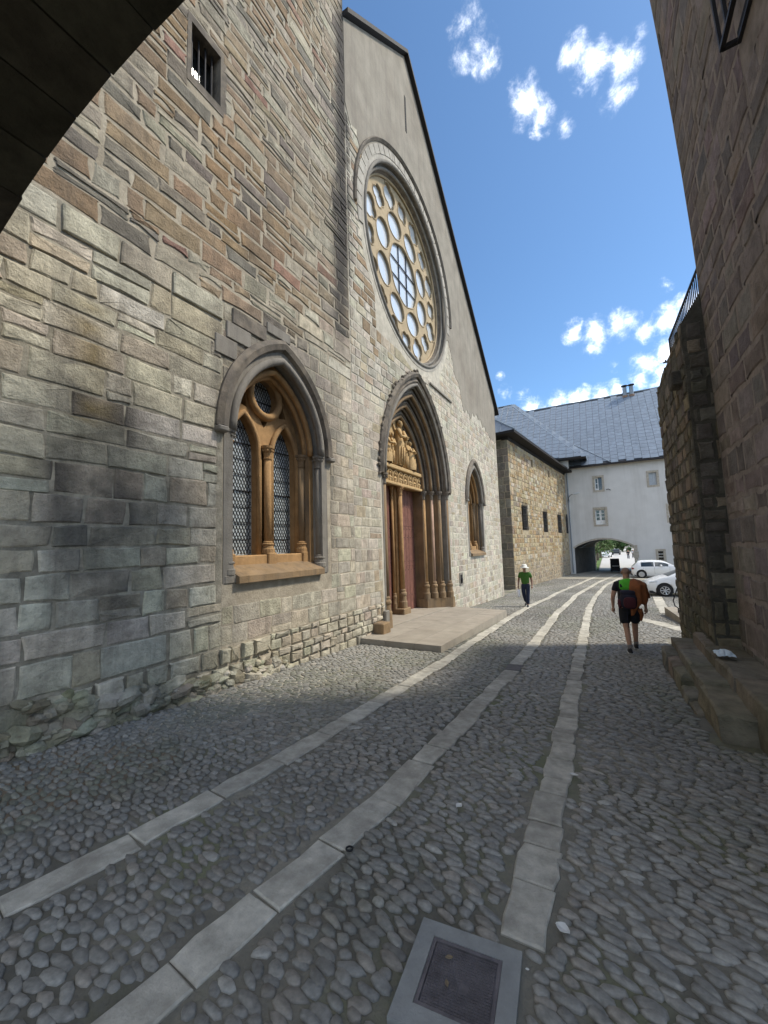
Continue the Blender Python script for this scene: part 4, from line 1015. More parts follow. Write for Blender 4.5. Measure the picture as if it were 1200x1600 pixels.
b.add(V, [(0, 1, 2, 3), (3, 2, 4, 5), (1, 7, 10, 2), (2, 10, 9, 4), (0, 3, 8, 6), (3, 5, 8), (6, 7, 1, 0)], [(.10, .095, .08)]*11); b.build('coping', M_HOUSE, terr)
specs = []
rt = random.Random(16)
for q in rows(7.92, 11.4, -.7, 5.44, .18, .34, .22, .5, (), rt, top=lambda y: ttop(y)-.02): specs.append((q, .03*rt.uniform(.6, 1.5), .016*rt.uniform(.4, 1.8), .022*rt.uniform(.5, 1.5), .025, col_terr))
emit(TE, [(q, .03, .012*rt.uniform(.4, 1.8), .02, .025, col_terr) for q in rows(0.0, .5, -.4, 5.4, .18, .34, .2, .4, (), rt)], terr, 'end_stone', 'end_stonework', M_HOUSE, 60)
emit(TF, specs, terr, 'stone', 'stonework', M_HOUSE, 200)
b = MB(); b.bbox(6.42, 6.75, 8.25, 8.6, 4.5, 4.75, .02, (.09, .085, .075)); b.build('bracket_stone', M_HOUSE, terr)
def tp(y, t): return (6.93, y, 5.95+.078*(y-8.2)+t)
for k in range(26):
    y_ = 8.05+k*.138; b = MB(); b.tube([tp(y_, -.03), tp(y_, .5)], .010, 5); b.build('baluster', M_IRON, terr)
b = MB(); b.tube([tp(7.93, .52), tp(11.62, .52)], .022, 6); b.build('handrail', M_IRON, terr)
b = MB(); b.tube([tp(11.62, -.05), tp(11.62, .54)], .018, 6); b.build('railing_post', M_IRON, terr)
b = MB(); b.tube([tp(7.93, .08), tp(11.62, .08)], .012, 6); b.build('bottom_rail', M_IRON, terr)

# ------------------------------------------------------------------ stepped stone bench at the foot of the house
bench = thing('stone_bench', 'worn mossy stone bench in three steps along the right wall', 'bench', (0, 0, 0))
rb = random.Random(14)
def rough_block(x0, x1, y0, y1, z0, z1, col, parent, name='stone', j=.02, mname=M_HOUSE):
    V = []; F_ = []; nx, ny = 3, 4
    def P(x, y, z): return (x+rb.uniform(-j, j), y+rb.uniform(-j*.4, j*.4), z+rb.uniform(-j, j)*.7)
    ring = [(x0, y0), (x0, (y0+y1)/2), (x0, y1), ((x0+x1)/2, y1), (x1, y1), (x1, (y0+y1)/2), (x1, y0), ((x0+x1)/2, y0)]
    e = .025
    cx, cy = (x0+x1)/2, (y0+y1)/2
    for (ins, z) in ((0, z0), (-.01, (z0+z1)/2), (0, z1-e), (e, z1)):
        for (x, y) in ring: V.append(P(x+(ins if x < cx else -ins if x > cx else 0), y+(ins if y < cy else -ins if y > cy else 0), z))
    V.append(P(cx, cy, z1+.005)); n = 8
    for r_ in range(3):
        for k in range(n): F_.append((r_*n+k, (r_+1)*n+k, (r_+1)*n+(k+1) % n, r_*n+(k+1) % n))
    for k in range(n): F_.append((3*n+k, 4*n, 3*n+(k+1) % n))
    c0 = vary(col, rb, .2, .05); cols = [mixc3(c0, (.12, .125, .07), max(0, min(.6, .25+.6*nz3(v[1]*2, v[2]*2, 1.7)))) for v in V]
    b = MB(); b.add(V, F_, cols); b.build(name, mname, parent)
BC = (.225, .20, .165)
for (y0, y1, zt, xf) in ((8.5, 9.15, -.10, 6.0), (7.85, 8.48, -.13, 6.02), (7.15, 7.83, -.12, 6.03), (6.65, 7.12, -.20, 6.04), (6.2, 6.63, -.24, 6.06)):
    rough_block(xf, 6.24, y0, y1, G(y0)-.15, zt, BC, bench)
for (y0, y1) in ((8.45, 9.3), (7.4, 8.43), (6.5, 7.38), (5.45, 6.48)): rough_block(6.19 if y0 > 6 else 6.15, 6.60, y0, y1, G(y0)-.15, .03+rb.uniform(-.01, .02), BC, bench)
for (y0, y1) in ((7.9, 8.9), (7.2, 7.88), (6.3, 7.18), (5.2, 6.28), (4.2, 5.18)): rough_block(6.47, 6.98, y0, y1, G(y0)-.15, .22+rb.uniform(-.02, .02), BC, bench, j=.025)

# crumpled paper on the bench
b = MB(); rq = random.Random(3); V = []; n = 9
for i in range(n):
    for j in range(n):
        u_, v_ = i/(n-1)-.5, j/(n-1)-.5; V.append((6.56+u_*.20, 7.2+v_*.30, .245+.05*(1-(2*u_)**2)*(1-(2*v_)**2)+rq.uniform(0, .03)))
b.add(V, [(i*n+j, i*n+j+1, (i+1)*n+j+1, (i+1)*n+j) for i in range(n-1) for j in range(n-1)])
o = b.build('crumpled_paper', mat('pale_blue_paper', (.62, .72, .80), rough=.8)); sm = o.modifiers.new('thick', 'SOLIDIFY'); sm.thickness = .003
tag(o, 'crumpled pale blue paper lying on the stone bench', 'paper')

# ------------------------------------------------------------------ stone annex beside the church
annex = thing('stone_annex', 'ochre rubble stone building with barred windows and deep dark eaves', 'building', (0, 0, 0))
AD = Vector((.10637, .99433, 0)); AN = Vector((.99433, -.10637, 0)); A0 = Vector((-.15, 27.08, 0))
AF = flat_frame(A0, AD, AN); AE = flat_frame(A0, -AN, -AD)      # long wall, end wall (s to the left)
AW = [(2.35, 3.75, 2.8, 4.6), (8.35, 9.75, 2.75, 4.5), (13.8, 15.4, 2.75, 4.5), (17.55, 18.45, 2.75, 4.5)]
AS = [(5.65, 6.2, 7.85, 8.45), (11.2, 11.75, 7.75, 8.38), (16.8, 17.3, 7.65, 8.25)]
rect = lambda q: [(q[0], q[2]), (q[1], q[2]), (q[1], q[3]), (q[0], q[3])]
b = MB(); b.plate(AF, [(0, -2), (18.55, -2), (18.55, 8.95), (0, 8.95)], [rect(q) for q in AW+AS], -.5, 0); b.build('wall', mat('annex_mortar', (.37, .305, .21), bump=.8, bscale=14, var=.25, vscale=2, rough=.95, spec=.1), annex)
b = MB(); b.plate(AE, [(.5, -2), (7, -2), (7, 8.95), (.5, 8.95)], [], -.5, -.02); b.build('end_wall', M_MORTAR, annex)
def col_an(s_, z, rng, base):
    if base is None:
        r_ = rng.random(); c = (.40, .32, .205) if r_ < .45 else ((.35, .25, .135) if r_ < .75 else ((.44, .38, .29) if r_ < .9 else (.26, .21, .155)))
        return vary(c, rng, .14, .04)
    return mixc3(base, (.30, .26, .21), max(0, min(.6, sstep(1.2, -.6, z)*.6)))
def col_q(s_, z, rng, base):
    if base is None: return vary((.21, .185, .145) if rng.random() < .7 else (.15, .135, .11), rng, .18, .04)
    return base
rn = random.Random(31); specs = []
for q in rows(0.0, 18.5, -1.4, 8.9, .22, .38, .3, .75, [rect_int(w_[0]-.05, w_[1]+.05, w_[2]-.05, w_[3]+.05) for w_ in AW+AS], rn): specs.append((q, .035, .018*rn.uniform(.4, 1.7), .018, .02, col_an))
emit(AF, specs, annex, 'stone', 'stonework', M_STONE, 300)
specs = [(q, .025, .012*rn.uniform(.5, 1.5), .012, .01, col_q) for q in rows(-.01, 4.5, -1.4, 8.9, .42, .62, .5, 1.1, (), rn)]
emit(AE, specs, annex, 'quoin', 'end_stonework', M_STONE, 60)
for (s0, s1, z0, z1) in AW:
    b = MB(); b.plate(AF, rect((s0-.02, s1+.02, z0-.28, z1+.02)), [rect((s0+.06, s1-.06, z0+.02, z1-.05))], -.3, -.04); wn = b.build('window', M_GREYST, annex)
    b = MB(); b.plate(AF, rect((s0, s1, z0, z1)), [], -.42, -.36); b.build('pane', M_PANE, wn)
    for k in range(4): b = MB(); sx = s0+.2+(s1-s0-.4)*k/3; b.tube([AF(sx, z0, .06), AF(sx, z1+.22, .06)], .022, 5); b.build('bar', M_IRON, wn)
    for k in range(4): b = MB(); zz = z0+.2+(z1-z0-.4)*k/3; b.tube([AF(s0, zz, .07), AF(s1, zz, .07)], .018, 5); b.build('cross_bar', M_IRON, wn)
for q in AS: b = MB(); b.plate(AF, rect(q), [], -.42, -.3); b.build('slit_window', M_DARK, annex)
# deep eave slab and steep hipped slate roof
def AP(s_, o, z): return A0+AD*s_+AN*o+Vector((0, 0, z))
EO = .72; ez = 9.12
b = MB(); V = [AP(-.75, EO, ez), AP(18.9, EO, ez), AP(18.9, -8, ez), AP(-.75, -8, ez), AP(-.75, EO, ez+.16), AP(18.9, EO, ez+.16), AP(18.9, -8, ez+.16), AP(-.75, -8, ez+.16)]
b.add(V, [(0, 3, 2, 1), (4, 5, 6, 7), (0, 1, 5, 4), (1, 2, 6, 5), (2, 3, 7, 6), (3, 0, 4, 7)]); b.build('eave_soffit', M_EAVE, annex)
b = MB(); b.plate(AF, [(-.01, 8.86), (18.5, 8.86), (18.5, 9.10), (-.01, 9.10)], [], -.4, .06); b.build('wall_plate', M_EAVE, annex)
hipz = ez+3.4; b = MB()
V = [AP(-.78, EO+.02, ez+.165), AP(18.9, EO+.02, ez+.165), AP(18.9, -3.6, hipz), AP(1.7, -3.6, hipz), AP(-.78, -8, ez+.165)]
b.add(V, [(0, 1, 2, 3), (0, 3, 4)]); aroof = b.build('roof', M_SLATE, annex)
b = MB(); b.tube([AP(-.78, EO+.02, ez+.2), AP(1.7, -3.6, hipz)], .06, 6); b.build('hip_flashing', M_RIDGE, annex)
for k in range(3):
    t0 = .22+.26*k; p = AP(-.78, EO+.02, ez+.17).lerp(AP(1.7, -3.6, hipz), t0); q_ = AP(-.78, EO+.02-4.32*t0, ez+.18); b = MB(); b.tube([p, q_], .035, 5); b.build('standing_seam', M_RIDGE, annex)

# ------------------------------------------------------------------ metal slate fields
def slate_field(parent, origin, U, V_, nU, nV, su, sv, clip, rng, limit, name='slate'):
    U, V_ = Vector(U).normalized(), Vector(V_).normalized(); Nn = U.cross(V_).normalized()
    me = bpy.data.meshes.new(name); m = MB(); m.bbox(-su/2+.014, su/2-.014, -sv/2+.010, sv/2-.010, 0, .03, .008)
    me.from_pydata(m.v, [], m.f); me.materials.append(M_SLATE); items = []
    for i in range(nU):
        off = rng.uniform(-.5, .5)*sv if i % 2 else rng.uniform(-.2, .2)*sv
        for j in range(-1, nV+1):
            a, b_ = (i+.5)*su, (j+.5)*sv+off
            if clip(a, b_): items.append((a, b_))
    items.sort(key=lambda t: (lambda s_: 0 if s_ is None or not (0 < s_[0] < 1200 and 0 < s_[1] < 1600) else -1/s_[2])(screen(Vector(origin)+U*t[0]+V_*t[1])))
    restm = MB()
    for k, (a, b_) in enumerate(items):
        p = Vector(origin)+U*a+V_*b_+Nn*(.015+rng.uniform(0, .006)); M4 = Matrix(((U.x, V_.x, Nn.x, p.x), (U.y, V_.y, Nn.y, p.y), (U.z, V_.z, Nn.z, p.z), (0, 0, 0, 1)))
        if k < limit:
            o = bpy.data.objects.new(name, me); COL.objects.link(o); o.parent = parent; o.matrix_basis = M4
        else: restm.add([M4 @ Vector(v) for v in m.v], m.f)
    if restm.v: restm.build('slates', M_SLATE, parent, kind='stuff')

# ------------------------------------------------------------------ white building with the archway
WY = 45.65
white = thing('white_building', 'white rendered building with steep blue slate roof and an archway', 'building', (0, 0, 0))
WF = flat_frame((0, WY, 0), (1, 0, 0), (0, -1, 0)); WB = flat_frame((0, 53.5, 0), (1, 0, 0), (0, -1, 0))
WW = [(4.39, 5.43, 6.83, 8.52), (9.02, 10.03, 6.88, 8.49), (4.23, 5.52, 3.33, 5.29), (10.35, 11.6, 3.4, 5.2), (9.23, 10.03, -.28, .94)]
def seg_arch(x0, x1, zs, zc, n=14): return [(x0+(x1-x0)*k/n, zs+(zc-zs)*math.sin(math.pi*k/n)**.8) for k in range(n+1)]
AR = seg_arch(2.25, 7.58, 1.15, 2.02); archhole = [(2.25, -2.0)]+AR+[(7.58, -2.0)]
inner = lambda q, e: (q[0]+e, q[1]-e, q[2]+e, q[3]-e)
b = MB(); b.plate(WF, [(1.2, -2.2), (2.25, -2.2)]+AR+[(7.58, -2.2), (22, -2.2), (22, 9.6), (1.2, 9.6)], [rect(inner(q, .12)) for q in WW], -.6, 0); b.build('wall', M_WHITE, white)
AR2 = seg_arch(3.4, 7.9, 1.3, 2.0)
b = MB(); b.plate(WB, [(-6, -2.2), (3.95, -2.2), (3.95, 1.2)]+[p for p in AR2 if p[0] > 4.0]+[(7.9, -2.2), (22, -2.2), (22, 9.6), (-6, 9.6)], [], -.6, 0); b.build('rear_wall', M_WHITE, white)
b = MB(); n = len(AR); V = [WF(p[0], p[1]+.01, -.58) for p in AR]+[WB(p[0]+.3, p[1]+.02, .02) for p in AR]; b.add(V, [(k, k+1, n+k+1, n+k) for k in range(n-1)])
b.add([WF(2.26, -2, -.58), WB(3.9, -2, .02), WB(3.9, 1.2, .02), WF(2.26, 1.2, -.58), WF(7.57, -2, -.58), WB(7.88, -2, .02), WB(7.88, 1.3, .02), WF(7.57, 1.2, -.58)], [(0, 1, 2, 3), (4, 7, 6, 5)])
b.build('passage_vault', mat('passage_shade_render', (.065, .058, .05), bump=.6, bscale=12, var=.3, vscale=1.5, rough=.95), white)  # near-black render puts the passage's shade into its colour
b = MB(); b.box(21.4, 22, WY+.61, 52.85, -2.2, 9.6); b.build('gable_wall', M_WHITE, white)
b = MB(); b.box(1.8, 20, 47.2, 47.3, 3.0, 9.4); b.box(8.6, 20, 46.9, 47.0, -2, 2.6); b.build('dark_interior', M_DARK, white)
b = MB(); b.sweep(WF, AR, [(-.0, -.02), (.16, -.02), (.16, .02), (.0, .02)]); b.build('arch_band', M_FRAME, white)
for k in range(5):
    b = MB(); zz = -1.7+k*.62; b.bbox(7.42 if k % 2 else 7.50, 7.88 if k % 2 else 7.80, WY-.05, WY+.3, zz, zz+.6, .02); b.build('quoin', M_FRAME, white)
for wi, q in enumerate(WW):
    b = MB(); b.plate(WF, rect(q), [rect(inner(q, .20))], -.25, .035); wn = b.build('window', M_FRAME, white)
    qi = inner(q, .20); cx = (qi[0]+qi[1])/2
    b = MB(); b.plate(WF, rect(inner(q, .15)), [], -.34, -.30); b.build('pane', M_PANE, wn)
    if wi in (0, 2, 3):
        for sg in (0, 1):
            if wi == 0 and sg == 1: continue
            x0, x1 = (qi[0], cx-.008) if sg == 0 else (cx+.008, qi[1]); nz_ = 3 if wi != 0 else 2
            hh_ = []; zz0 = qi[2]+(.42 if wi == 2 else .16 if wi == 0 else .1); dz_ = (qi[3]-.07-zz0)/nz_
            for k in range(nz_): hh_.append(rect((x0+.075, x1-.075, zz0+k*dz_+.02, zz0+(k+1)*dz_-.03)))
            b = MB(); b.plate(WF, rect((x0, x1, qi[2], qi[3])), hh_, -.28, -.22); b.build('casement', M_WPAINT, wn)
    elif wi == 1:
        b = MB(); b.plate(WF, rect((qi[0], cx-.006, qi[2], qi[3])), [], -.2, -.15); b.build('shutter', M_SHUT, wn); b = MB(); b.plate(WF, rect((cx+.006, qi[1], qi[2], qi[3])), [], -.2, -.15); b.build('shutter', M_SHUT, wn)
    else:
        for k in range(2): b = MB(); zz = qi[2]+(qi[3]-qi[2])*(k+1)/3; b.tube([WF(qi[0], zz, -.08), WF(qi[1], zz, -.08)], .03, 5); b.build('bar', M_WPAINT, wn)
        b = MB(); b.tube([WF(cx, qi[2], -.08), WF(cx, qi[3], -.08)], .02, 5); b.build('bar', M_IRON, wn)
b = MB(); b.tube([(2.05, WY-.10, -1.3), (2.05, WY-.10, 9.4)], .05, 8); b.build('downpipe', M_RIDGE, white)
b = MB(); b.tube([(2.0, WY-.55, 9.50), (22, WY-.55, 9.50)], .07, 8); b.build('gutter', M_IRON, white)
b = MB(); b.tube([(5.55, WY-.03, 7.0), (5.75, WY-.03, 7.06), (5.95, WY-.03, 6.92)], .03, 5); b.build('wall_hook', M_IRON, white)
# roof
ER, RR = (WY-.45, 9.62), (54.0, 19.15)
b = MB(); b.box(1.2, 22.4, WY-.45, WY+.3, 9.52, 9.66); b.build('eave', M_EAVE, white)
b = MB(); V = [(-8, ER[0], ER[1]+.045), (22.4, ER[0], ER[1]+.045), (22.4, RR[0], RR[1]), (-8, RR[0], RR[1]), (22.4, 62.5, ER[1]+.045), (-8, 62.5, ER[1]+.045)]
b.add(V, [(0, 1, 2, 3), (3, 2, 4, 5), (0, 3, 5), (1, 4, 2)]); b.build('roof', M_SLATED, white)
slope = Vector((0, RR[0]-ER[0], RR[1]-ER[1]-.045)); SL = slope.length
rsn = random.Random(12)
slate_field(white, (-4.5, ER[0], ER[1]+.05), (1, 0, 0), slope, 26, int(SL/.60), .665, .60, lambda a, b_: .05 < b_ < SL-.2, rsn, 300)
b = MB(); b.tube([(-8, RR[0], RR[1]+.02), (22.4, RR[0], RR[1]+.02)], .09, 6); b.build('ridge', M_RIDGE, white)
p0 = Vector((4.6, ER[0], ER[1]+.1)); p1 = p0+slope*.75+Vector((-7.0, 0, .02)); b = MB(); b.tube([p0+Vector((1.5, 0, 0)), p1], .05, 5); b.build('hip_flashing', M_RIDGE, white)
for x in (8.3, 8.98):
    b = MB(); b.lathe([(.22, 0), (.22, 1.15), (.20, 1.2)], (x, 53.55, 18.55), 14); ch = b.build('chimney', M_RIDGE, white)
    b = MB(); b.lathe([(.17, 1.2), (.17, 1.34), (.34, 1.34), (.34, 1.42), (.05, 1.5)], (x, 53.55, 18.55), 14); b.build('cowl', M_IRON, ch)
    b = MB(); b.lathe([(.30, .0), (.30, .25), (.23, .3)], (x, 53.55, 18.5), 14); b.build('flashing', mat('rusty_flashing', (.22, .15, .11), rough=.8, var=.3, vscale=6), ch)

# ------------------------------------------------------------------ hipped slate wing between annex and white building
wing = thing('slate_wing', 'hipped blue slate roof wing rising behind the stone annex', 'building', (0, 0, 0))
b = MB(); b.box(-12, 2.35, 43.4, 45.0, 9.2, 10.25); b.build('wall', M_WHITE, wing)
WEy, WEz = 42.6, 10.15; pk = Vector((-3.95, 50.6, 19.25)); ec = Vector((4.05, WEy, WEz))
b = MB(); V = [(-13, WEy, WEz), ec, pk, (-13, pk.y, pk.z), (4.05, 58.6, WEz)]
b.add(V, [(0, 1, 2, 3), (1, 4, 2)]); b.build('roof', M_SLATED, wing)
b = MB(); b.box(-13, 4.05, WEy-.02, WEy+.9, WEz-.14, WEz-.01); b.build('eave', M_EAVE, wing)
sl2 = Vector((0, pk.y-WEy, pk.z-WEz)); S2 = sl2.length
slate_field(wing, (-9.0, WEy, WEz+.01), (1, 0, 0), sl2, 20, int(S2/.6), .665, .6, lambda a, b_: .0 < b_ < S2-.2 and (-9+a-.05) < 4.05-8.0*b_/S2, rsn, 260)
b = MB(); d_ = (pk-ec); side = Vector((.5, .3, .25)); V = [ec+Vector((-.5, 0, .10)), ec+Vector((.16, .1, .06)), pk+Vector((.3, .1, .08)), pk+Vector((-.3, 0, .12))]
b.add(V+[v-Vector((0, 0, .05)) for v in V], [(0, 1, 2, 3), (7, 6, 5, 4), (0, 4, 5, 1), (1, 5, 6, 2), (2, 6, 7, 3), (3, 7, 4, 0)]); b.build('hip_flashing', M_RIDGE, wing)
b = MB(); b.tube([(-13, pk.y, pk.z+.03), pk+Vector((0, 0, .03))], .07, 6); b.build('ridge', M_RIDGE, wing)

# wall lamp on the corner
lamp = thing('wall_lamp', 'small grey street lamp on a bracket at the corner of the white wall', 'lamp', (0, 0, 0))
b = MB(); b.tube([(2.05, 45.6, 6.1), (2.08, 45.3, 6.45), (2.3, 45.1, 6.7), (2.6, 45.0, 6.76)], .03, 6); b.build('arm', M_IRON, lamp)
b = MB(); b.ball((2.85, 44.95, 6.78), (.36, .14, .11), 10, 6, rot=Matrix.Rotation(R(-12), 3, 'Y')); b.build('lamp_head', mat('lamp_grey', (.55, .57, .58), rough=.4), lamp)
b = MB(); b.box(1.98, 2.12, 45.55, 45.64, 6.0, 6.25); b.build('bracket', M_IRON, lamp)

# ------------------------------------------------------------------ parked cars
M_PAINT = mat('white_car_paint', (.78, .79, .80), rough=.22, spec=.5, coat=.6)
M_TYRE = mat('tyre_rubber', (.02, .02, .021), rough=.85)
M_RIM = mat('alloy_rim', (.52, .53, .55), rough=.3, metal=.7)
M_BLACKP = mat('black_plastic', (.02, .02, .022), rough=.6)
M_LAMPG = mat('headlamp_glass', (.55, .58, .60), rough=.08, spec=.8, metal=.3)
M_REDG = mat('tail_lamp', (.20, .01, .012), rough=.15, spec=.7)
def interp(tab, x):
    for (a, va), (b_, vb) in zip(tab[:-1], tab[1:]):
        if x <= b_: t = (x-a)/(b_-a); t = max(0, t); return va+(vb-va)*t
    return tab[-1][1]
def make_car(label, loc, rz, top, L, wheels, belt, spokes, glass_x, doors, shield, rearsh):
    car = thing('parked_car', label, 'car', loc, rz, 'white cars parked below the white building')
    W = .90; wr = .325
    wtab = [(0, .80), (.12, .90), (.4, .985), (1.0, 1.0), (L-1.0, 1.0), (L-.45, .96), (L-.15, .86), (L, .70)]
    xs = sorted(set([L*k/64 for k in range(65)]+[w_+d for w_ in wheels for d in (-.38, -.36, -.3, -.2, -.1, 0, .1, .2, .3, .36, .38)]))
    xs = [x for x in xs if 0 <= x <= L]
    def zlow(x):
        z = .20+(.12 if x < .12 or x > L-.12 else 0)
        for w_ in wheels:
            d = abs(x-w_)
            if d < .375: z = max(z, wr+math.sqrt(.375**2-d*d))
        return z
    def sect(x):
        w_ = W*interp(wtab, x); zt = interp(top, x); zl = zlow(x); zb = min(interp(belt, x), zt-.02); cab = max(0, min(1, (zt-zb)/.5))
        return [(w_*.86, zl), (w_*.95, max(zl+.01, .42)), (w_*1.0, max(zl+.03, .62)), (w_*.97, max(zb, zl+.05)), (w_*(.97-.25*cab), zt-.07*cab-.012), (w_*(.86-.28*cab), zt-.005), (w_*.45, zt+.01), (0, zt+.015)]
    V = []; F_ = []; m = 15
    for x in xs:
        s_ = sect(x); V += [(x, p[0], p[1]) for p in s_]+[(x, -p[0], p[1]) for p in s_[-2::-1]]
    for k in range(len(xs)-1):
        for j in range(m-1): F_.append((k*m+j, (k+1)*m+j, (k+1)*m+j+1, k*m+j+1))
    F_.append(tuple(range(m))); F_.append(tuple((len(xs)-1)*m+j for j in range(m-1, -1, -1)))
    b = MB(); b.add(V, F_); body = b.build('body', M_PAINT, car, smooth=True)
    es = body.modifiers.new('split', 'EDGE_SPLIT'); es.split_angle = R(40)
    def side(x, t, sg, o=.006):
        s_ = sect(x); a, c = s_[3], s_[4]; return (x, sg*(a[0]+(c[0]-a[0])*t+o), a[1]+(c[1]-a[1])*t)
    for sg in (-1, 1):
        for (x0, x1) in glass_x:
            b = MB(); n = 10; V = []
            for k in range(n+1): x = x0+(x1-x0)*k/n; V += [side(x, .06, sg), side(x, .86, sg)]
            b.add(V, [(2*k, 2*k+2, 2*k+3, 2*k+1) for k in range(n)]); b.build('side_window', M_CARG, car)
        for x in doors:
            b = MB(); b.tube([(x, sg*(sect(x)[1][0]+.002), .36), (x, sg*(sect(x)[2][0]+.002), .63), (x, sg*(sect(x)[3][0]+.002), sect(x)[3][1])], .006, 4); b.build('door_gap', M_BLACKP, car)
        for x in (doors[0]+.18, doors[1]+.18)[:len(doors)-1]:
            b = MB(); s_ = sect(x); b.bbox(x-.10, x+.10, min(sg*(s_[2][0]+.0), sg*(s_[2][0]+.03)), max(sg*s_[2][0], sg*(s_[2][0]+.03)), .78, .81, .008); b.build('door_handle', M_PAINT, car)
        b = MB(); xm = shield[0]-.18; b.ball((xm, sg*(W*.97+.09), belt_at(belt, xm)+.10), (.09, .11, .075), 10, 6); b.build('wing_mirror', M_PAINT, car)
        b = MB(); hx = L-.42; b.ball((hx, sg*W*.76, interp(top, hx)-.10), (.34, .15, .075), 12, 6, rot=Matrix.Rotation(R(10), 3, 'Y') @ Matrix.Rotation(R(-18*sg), 3, 'Z')); b.build('headlight', M_LAMPG, car)
        b = MB(); b.ball((.14, sg*W*.80, belt_at(belt, .1)-.12), (.14, .13, .10), 10, 6); b.build('tail_light', M_REDG, car)
        b = MB(); b.bbox(L-.27, L-.06, min(sg*.46, sg*.70), max(sg*.46, sg*.70), .30, .46, .02); b.build('bumper_intake', M_BLACKP, car)
        for w_ in wheels:
            b = MB(); b.lathe([(.20, -.09), (.31, -.10), (wr, -.075), (wr, .075), (.31, .10), (.20, .09)], (w_, sg*(W-.09), wr), 24, 'y'); wh = b.build('wheel', M_TYRE, car, smooth=True)
            b = MB(); yo = sg*(W-.005); b.lathe([(.215, -.02), (.215, .012), (.19, .012), (.19, -.02)], (w_, yo, wr), 24, 'y'); b.ball((w_, yo, wr), (.05, .02, .05), 8, 5)
            for k in range(spokes):
                t = 2*math.pi*k/spokes; b.tube([(w_+.03*math.cos(t), yo+.004*sg, wr+.03*math.sin(t)), (w_+.20*math.cos(t), yo, wr+.20*math.sin(t))], [.022, .034], 5)
            b.build('rim', M_RIM, wh)
            b = MB(); b.lathe([(.0, 0), (.372, 0), (.372, -.3*sg), (0, -.3*sg)], (w_, sg*(W-.14), wr+.002), 20, 'y'); b.build('wheel_arch', M_BLACKP, car)
    for nm, (x0, x1) in (('windscreen', shield), ('rear_window', rearsh)):
        b = MB(); V = []; n = 8
        for k in range(n+1):
            x = x0+(x1-x0)*k/n; s_ = sect(x); hw = s_[5][0]*.97; nx_ = .012
            V += [(x, -hw, s_[5][1]+nx_), (x, 0, s_[7][1]+nx_), (x, hw, s_[5][1]+nx_)]
        b.add(V, [q for k in range(n) for q in ((3*k, 3*k+3, 3*k+4, 3*k+1), (3*k+1, 3*k+4, 3*k+5, 3*k+2))]); b.build(nm, M_CARG, car)
    b = MB(); b.bbox(L-.05, L+.012, -.42, .42, .34, .52, .02); b.build('grille', M_BLACKP, car)
    b = MB(); b.bbox(-.03, .06, -.72, .72, .22, .36, .02); b.build('rear_bumper', M_BLACKP, car)
    b = MB(); b.box(.2, L-.2, -.75, .75, .17, .30); b.build('underbody', M_BLACKP, car)
    return car
def belt_at(t, x): return interp(t, x)
golf_top = [(0, .80), (.05, .98), (.14, 1.04), (.52, 1.41), (.75, 1.465), (1.5, 1.49), (2.15, 1.45), (2.4, 1.38), (3.12, 1.02), (3.5, .95), (4.0, .80), (4.2, .58)]
golf_belt = [(0, .92), (1.0, .94), (3.0, .97), (3.2, .95), (4.2, .6)]
make_car('white hatchback seen from its side, parked farther away near the white wall', (6.95, 41.15, G(41)), R(-2), golf_top, 4.2, (.72, 3.35), golf_belt, 10, [(.72, 1.62), (1.70, 2.62)], [.86, 1.66, 2.70], (2.30, 3.08), (.16, .54))
peu_top = [(0, .80), (.05, .98), (.14, 1.04), (.5, 1.40), (.75, 1.47), (1.5, 1.51), (2.1, 1.48), (2.35, 1.42), (3.25, 1.02), (3.6, .94), (4.05, .74), (4.25, .50)]
peu_belt = [(0, .94), (1.0, .95), (3.1, .98), (3.3, .96), (4.25, .55)]
make_car('white car with its rounded nose pointing left, parked nearer beside the iron handrail', (11.02, 26.1, G(25.8)), R(183), peu_top, 4.25, (.75, 3.38), peu_belt, 7, [(.75, 1.62), (1.70, 2.62)], [.88, 1.66, 2.75], (2.25, 3.2), (.16, .52))

# ------------------------------------------------------------------ people
M_SKIN = mat('tanned_skin', (.44, .25, .17), rough=.6, var=.08, vscale=20)
M_HAIR = mat('cropped_grey_hair', (.33, .215, .165), rough=.9, bump=.5, bscale=120)
def skin_data(joints, edges, root=0, sub=2):
    me = bpy.data.meshes.new('tmp_skin'); me.from_pydata([j[0] for j in joints], edges, [])
    o = bpy.data.objects.new('tmp_skin', me); COL.objects.link(o)
    me_layer = o.modifiers.new('s', 'SKIN'); o.modifiers[0].use_smooth_shade = True
    if not me.skin_vertices: 
        bpy.context.view_layer.objects.active = o; bpy.ops.mesh.customdata_skin_add()
    for k, j in enumerate(joints):
        r_ = j[1]; me.skin_vertices[0].data[k].radius = r_ if isinstance(r_, tuple) else (r_, r_); me.skin_vertices[0].data[k].use_root = (k == root)
    sb = o.modifiers.new('sub', 'SUBSURF'); sb.levels = sub
    dg = bpy.context.evaluated_depsgraph_get(); ev = o.evaluated_get(dg); m2 = bpy.data.meshes.new_from_object(ev)
    v = [tuple(p.co) for p in m2.vertices]; f = [tuple(p.vertices) for p in m2.polygons]
    bpy.data.objects.remove(o); bpy.data.meshes.remove(me); bpy.data.meshes.remove(m2)
    return v, f
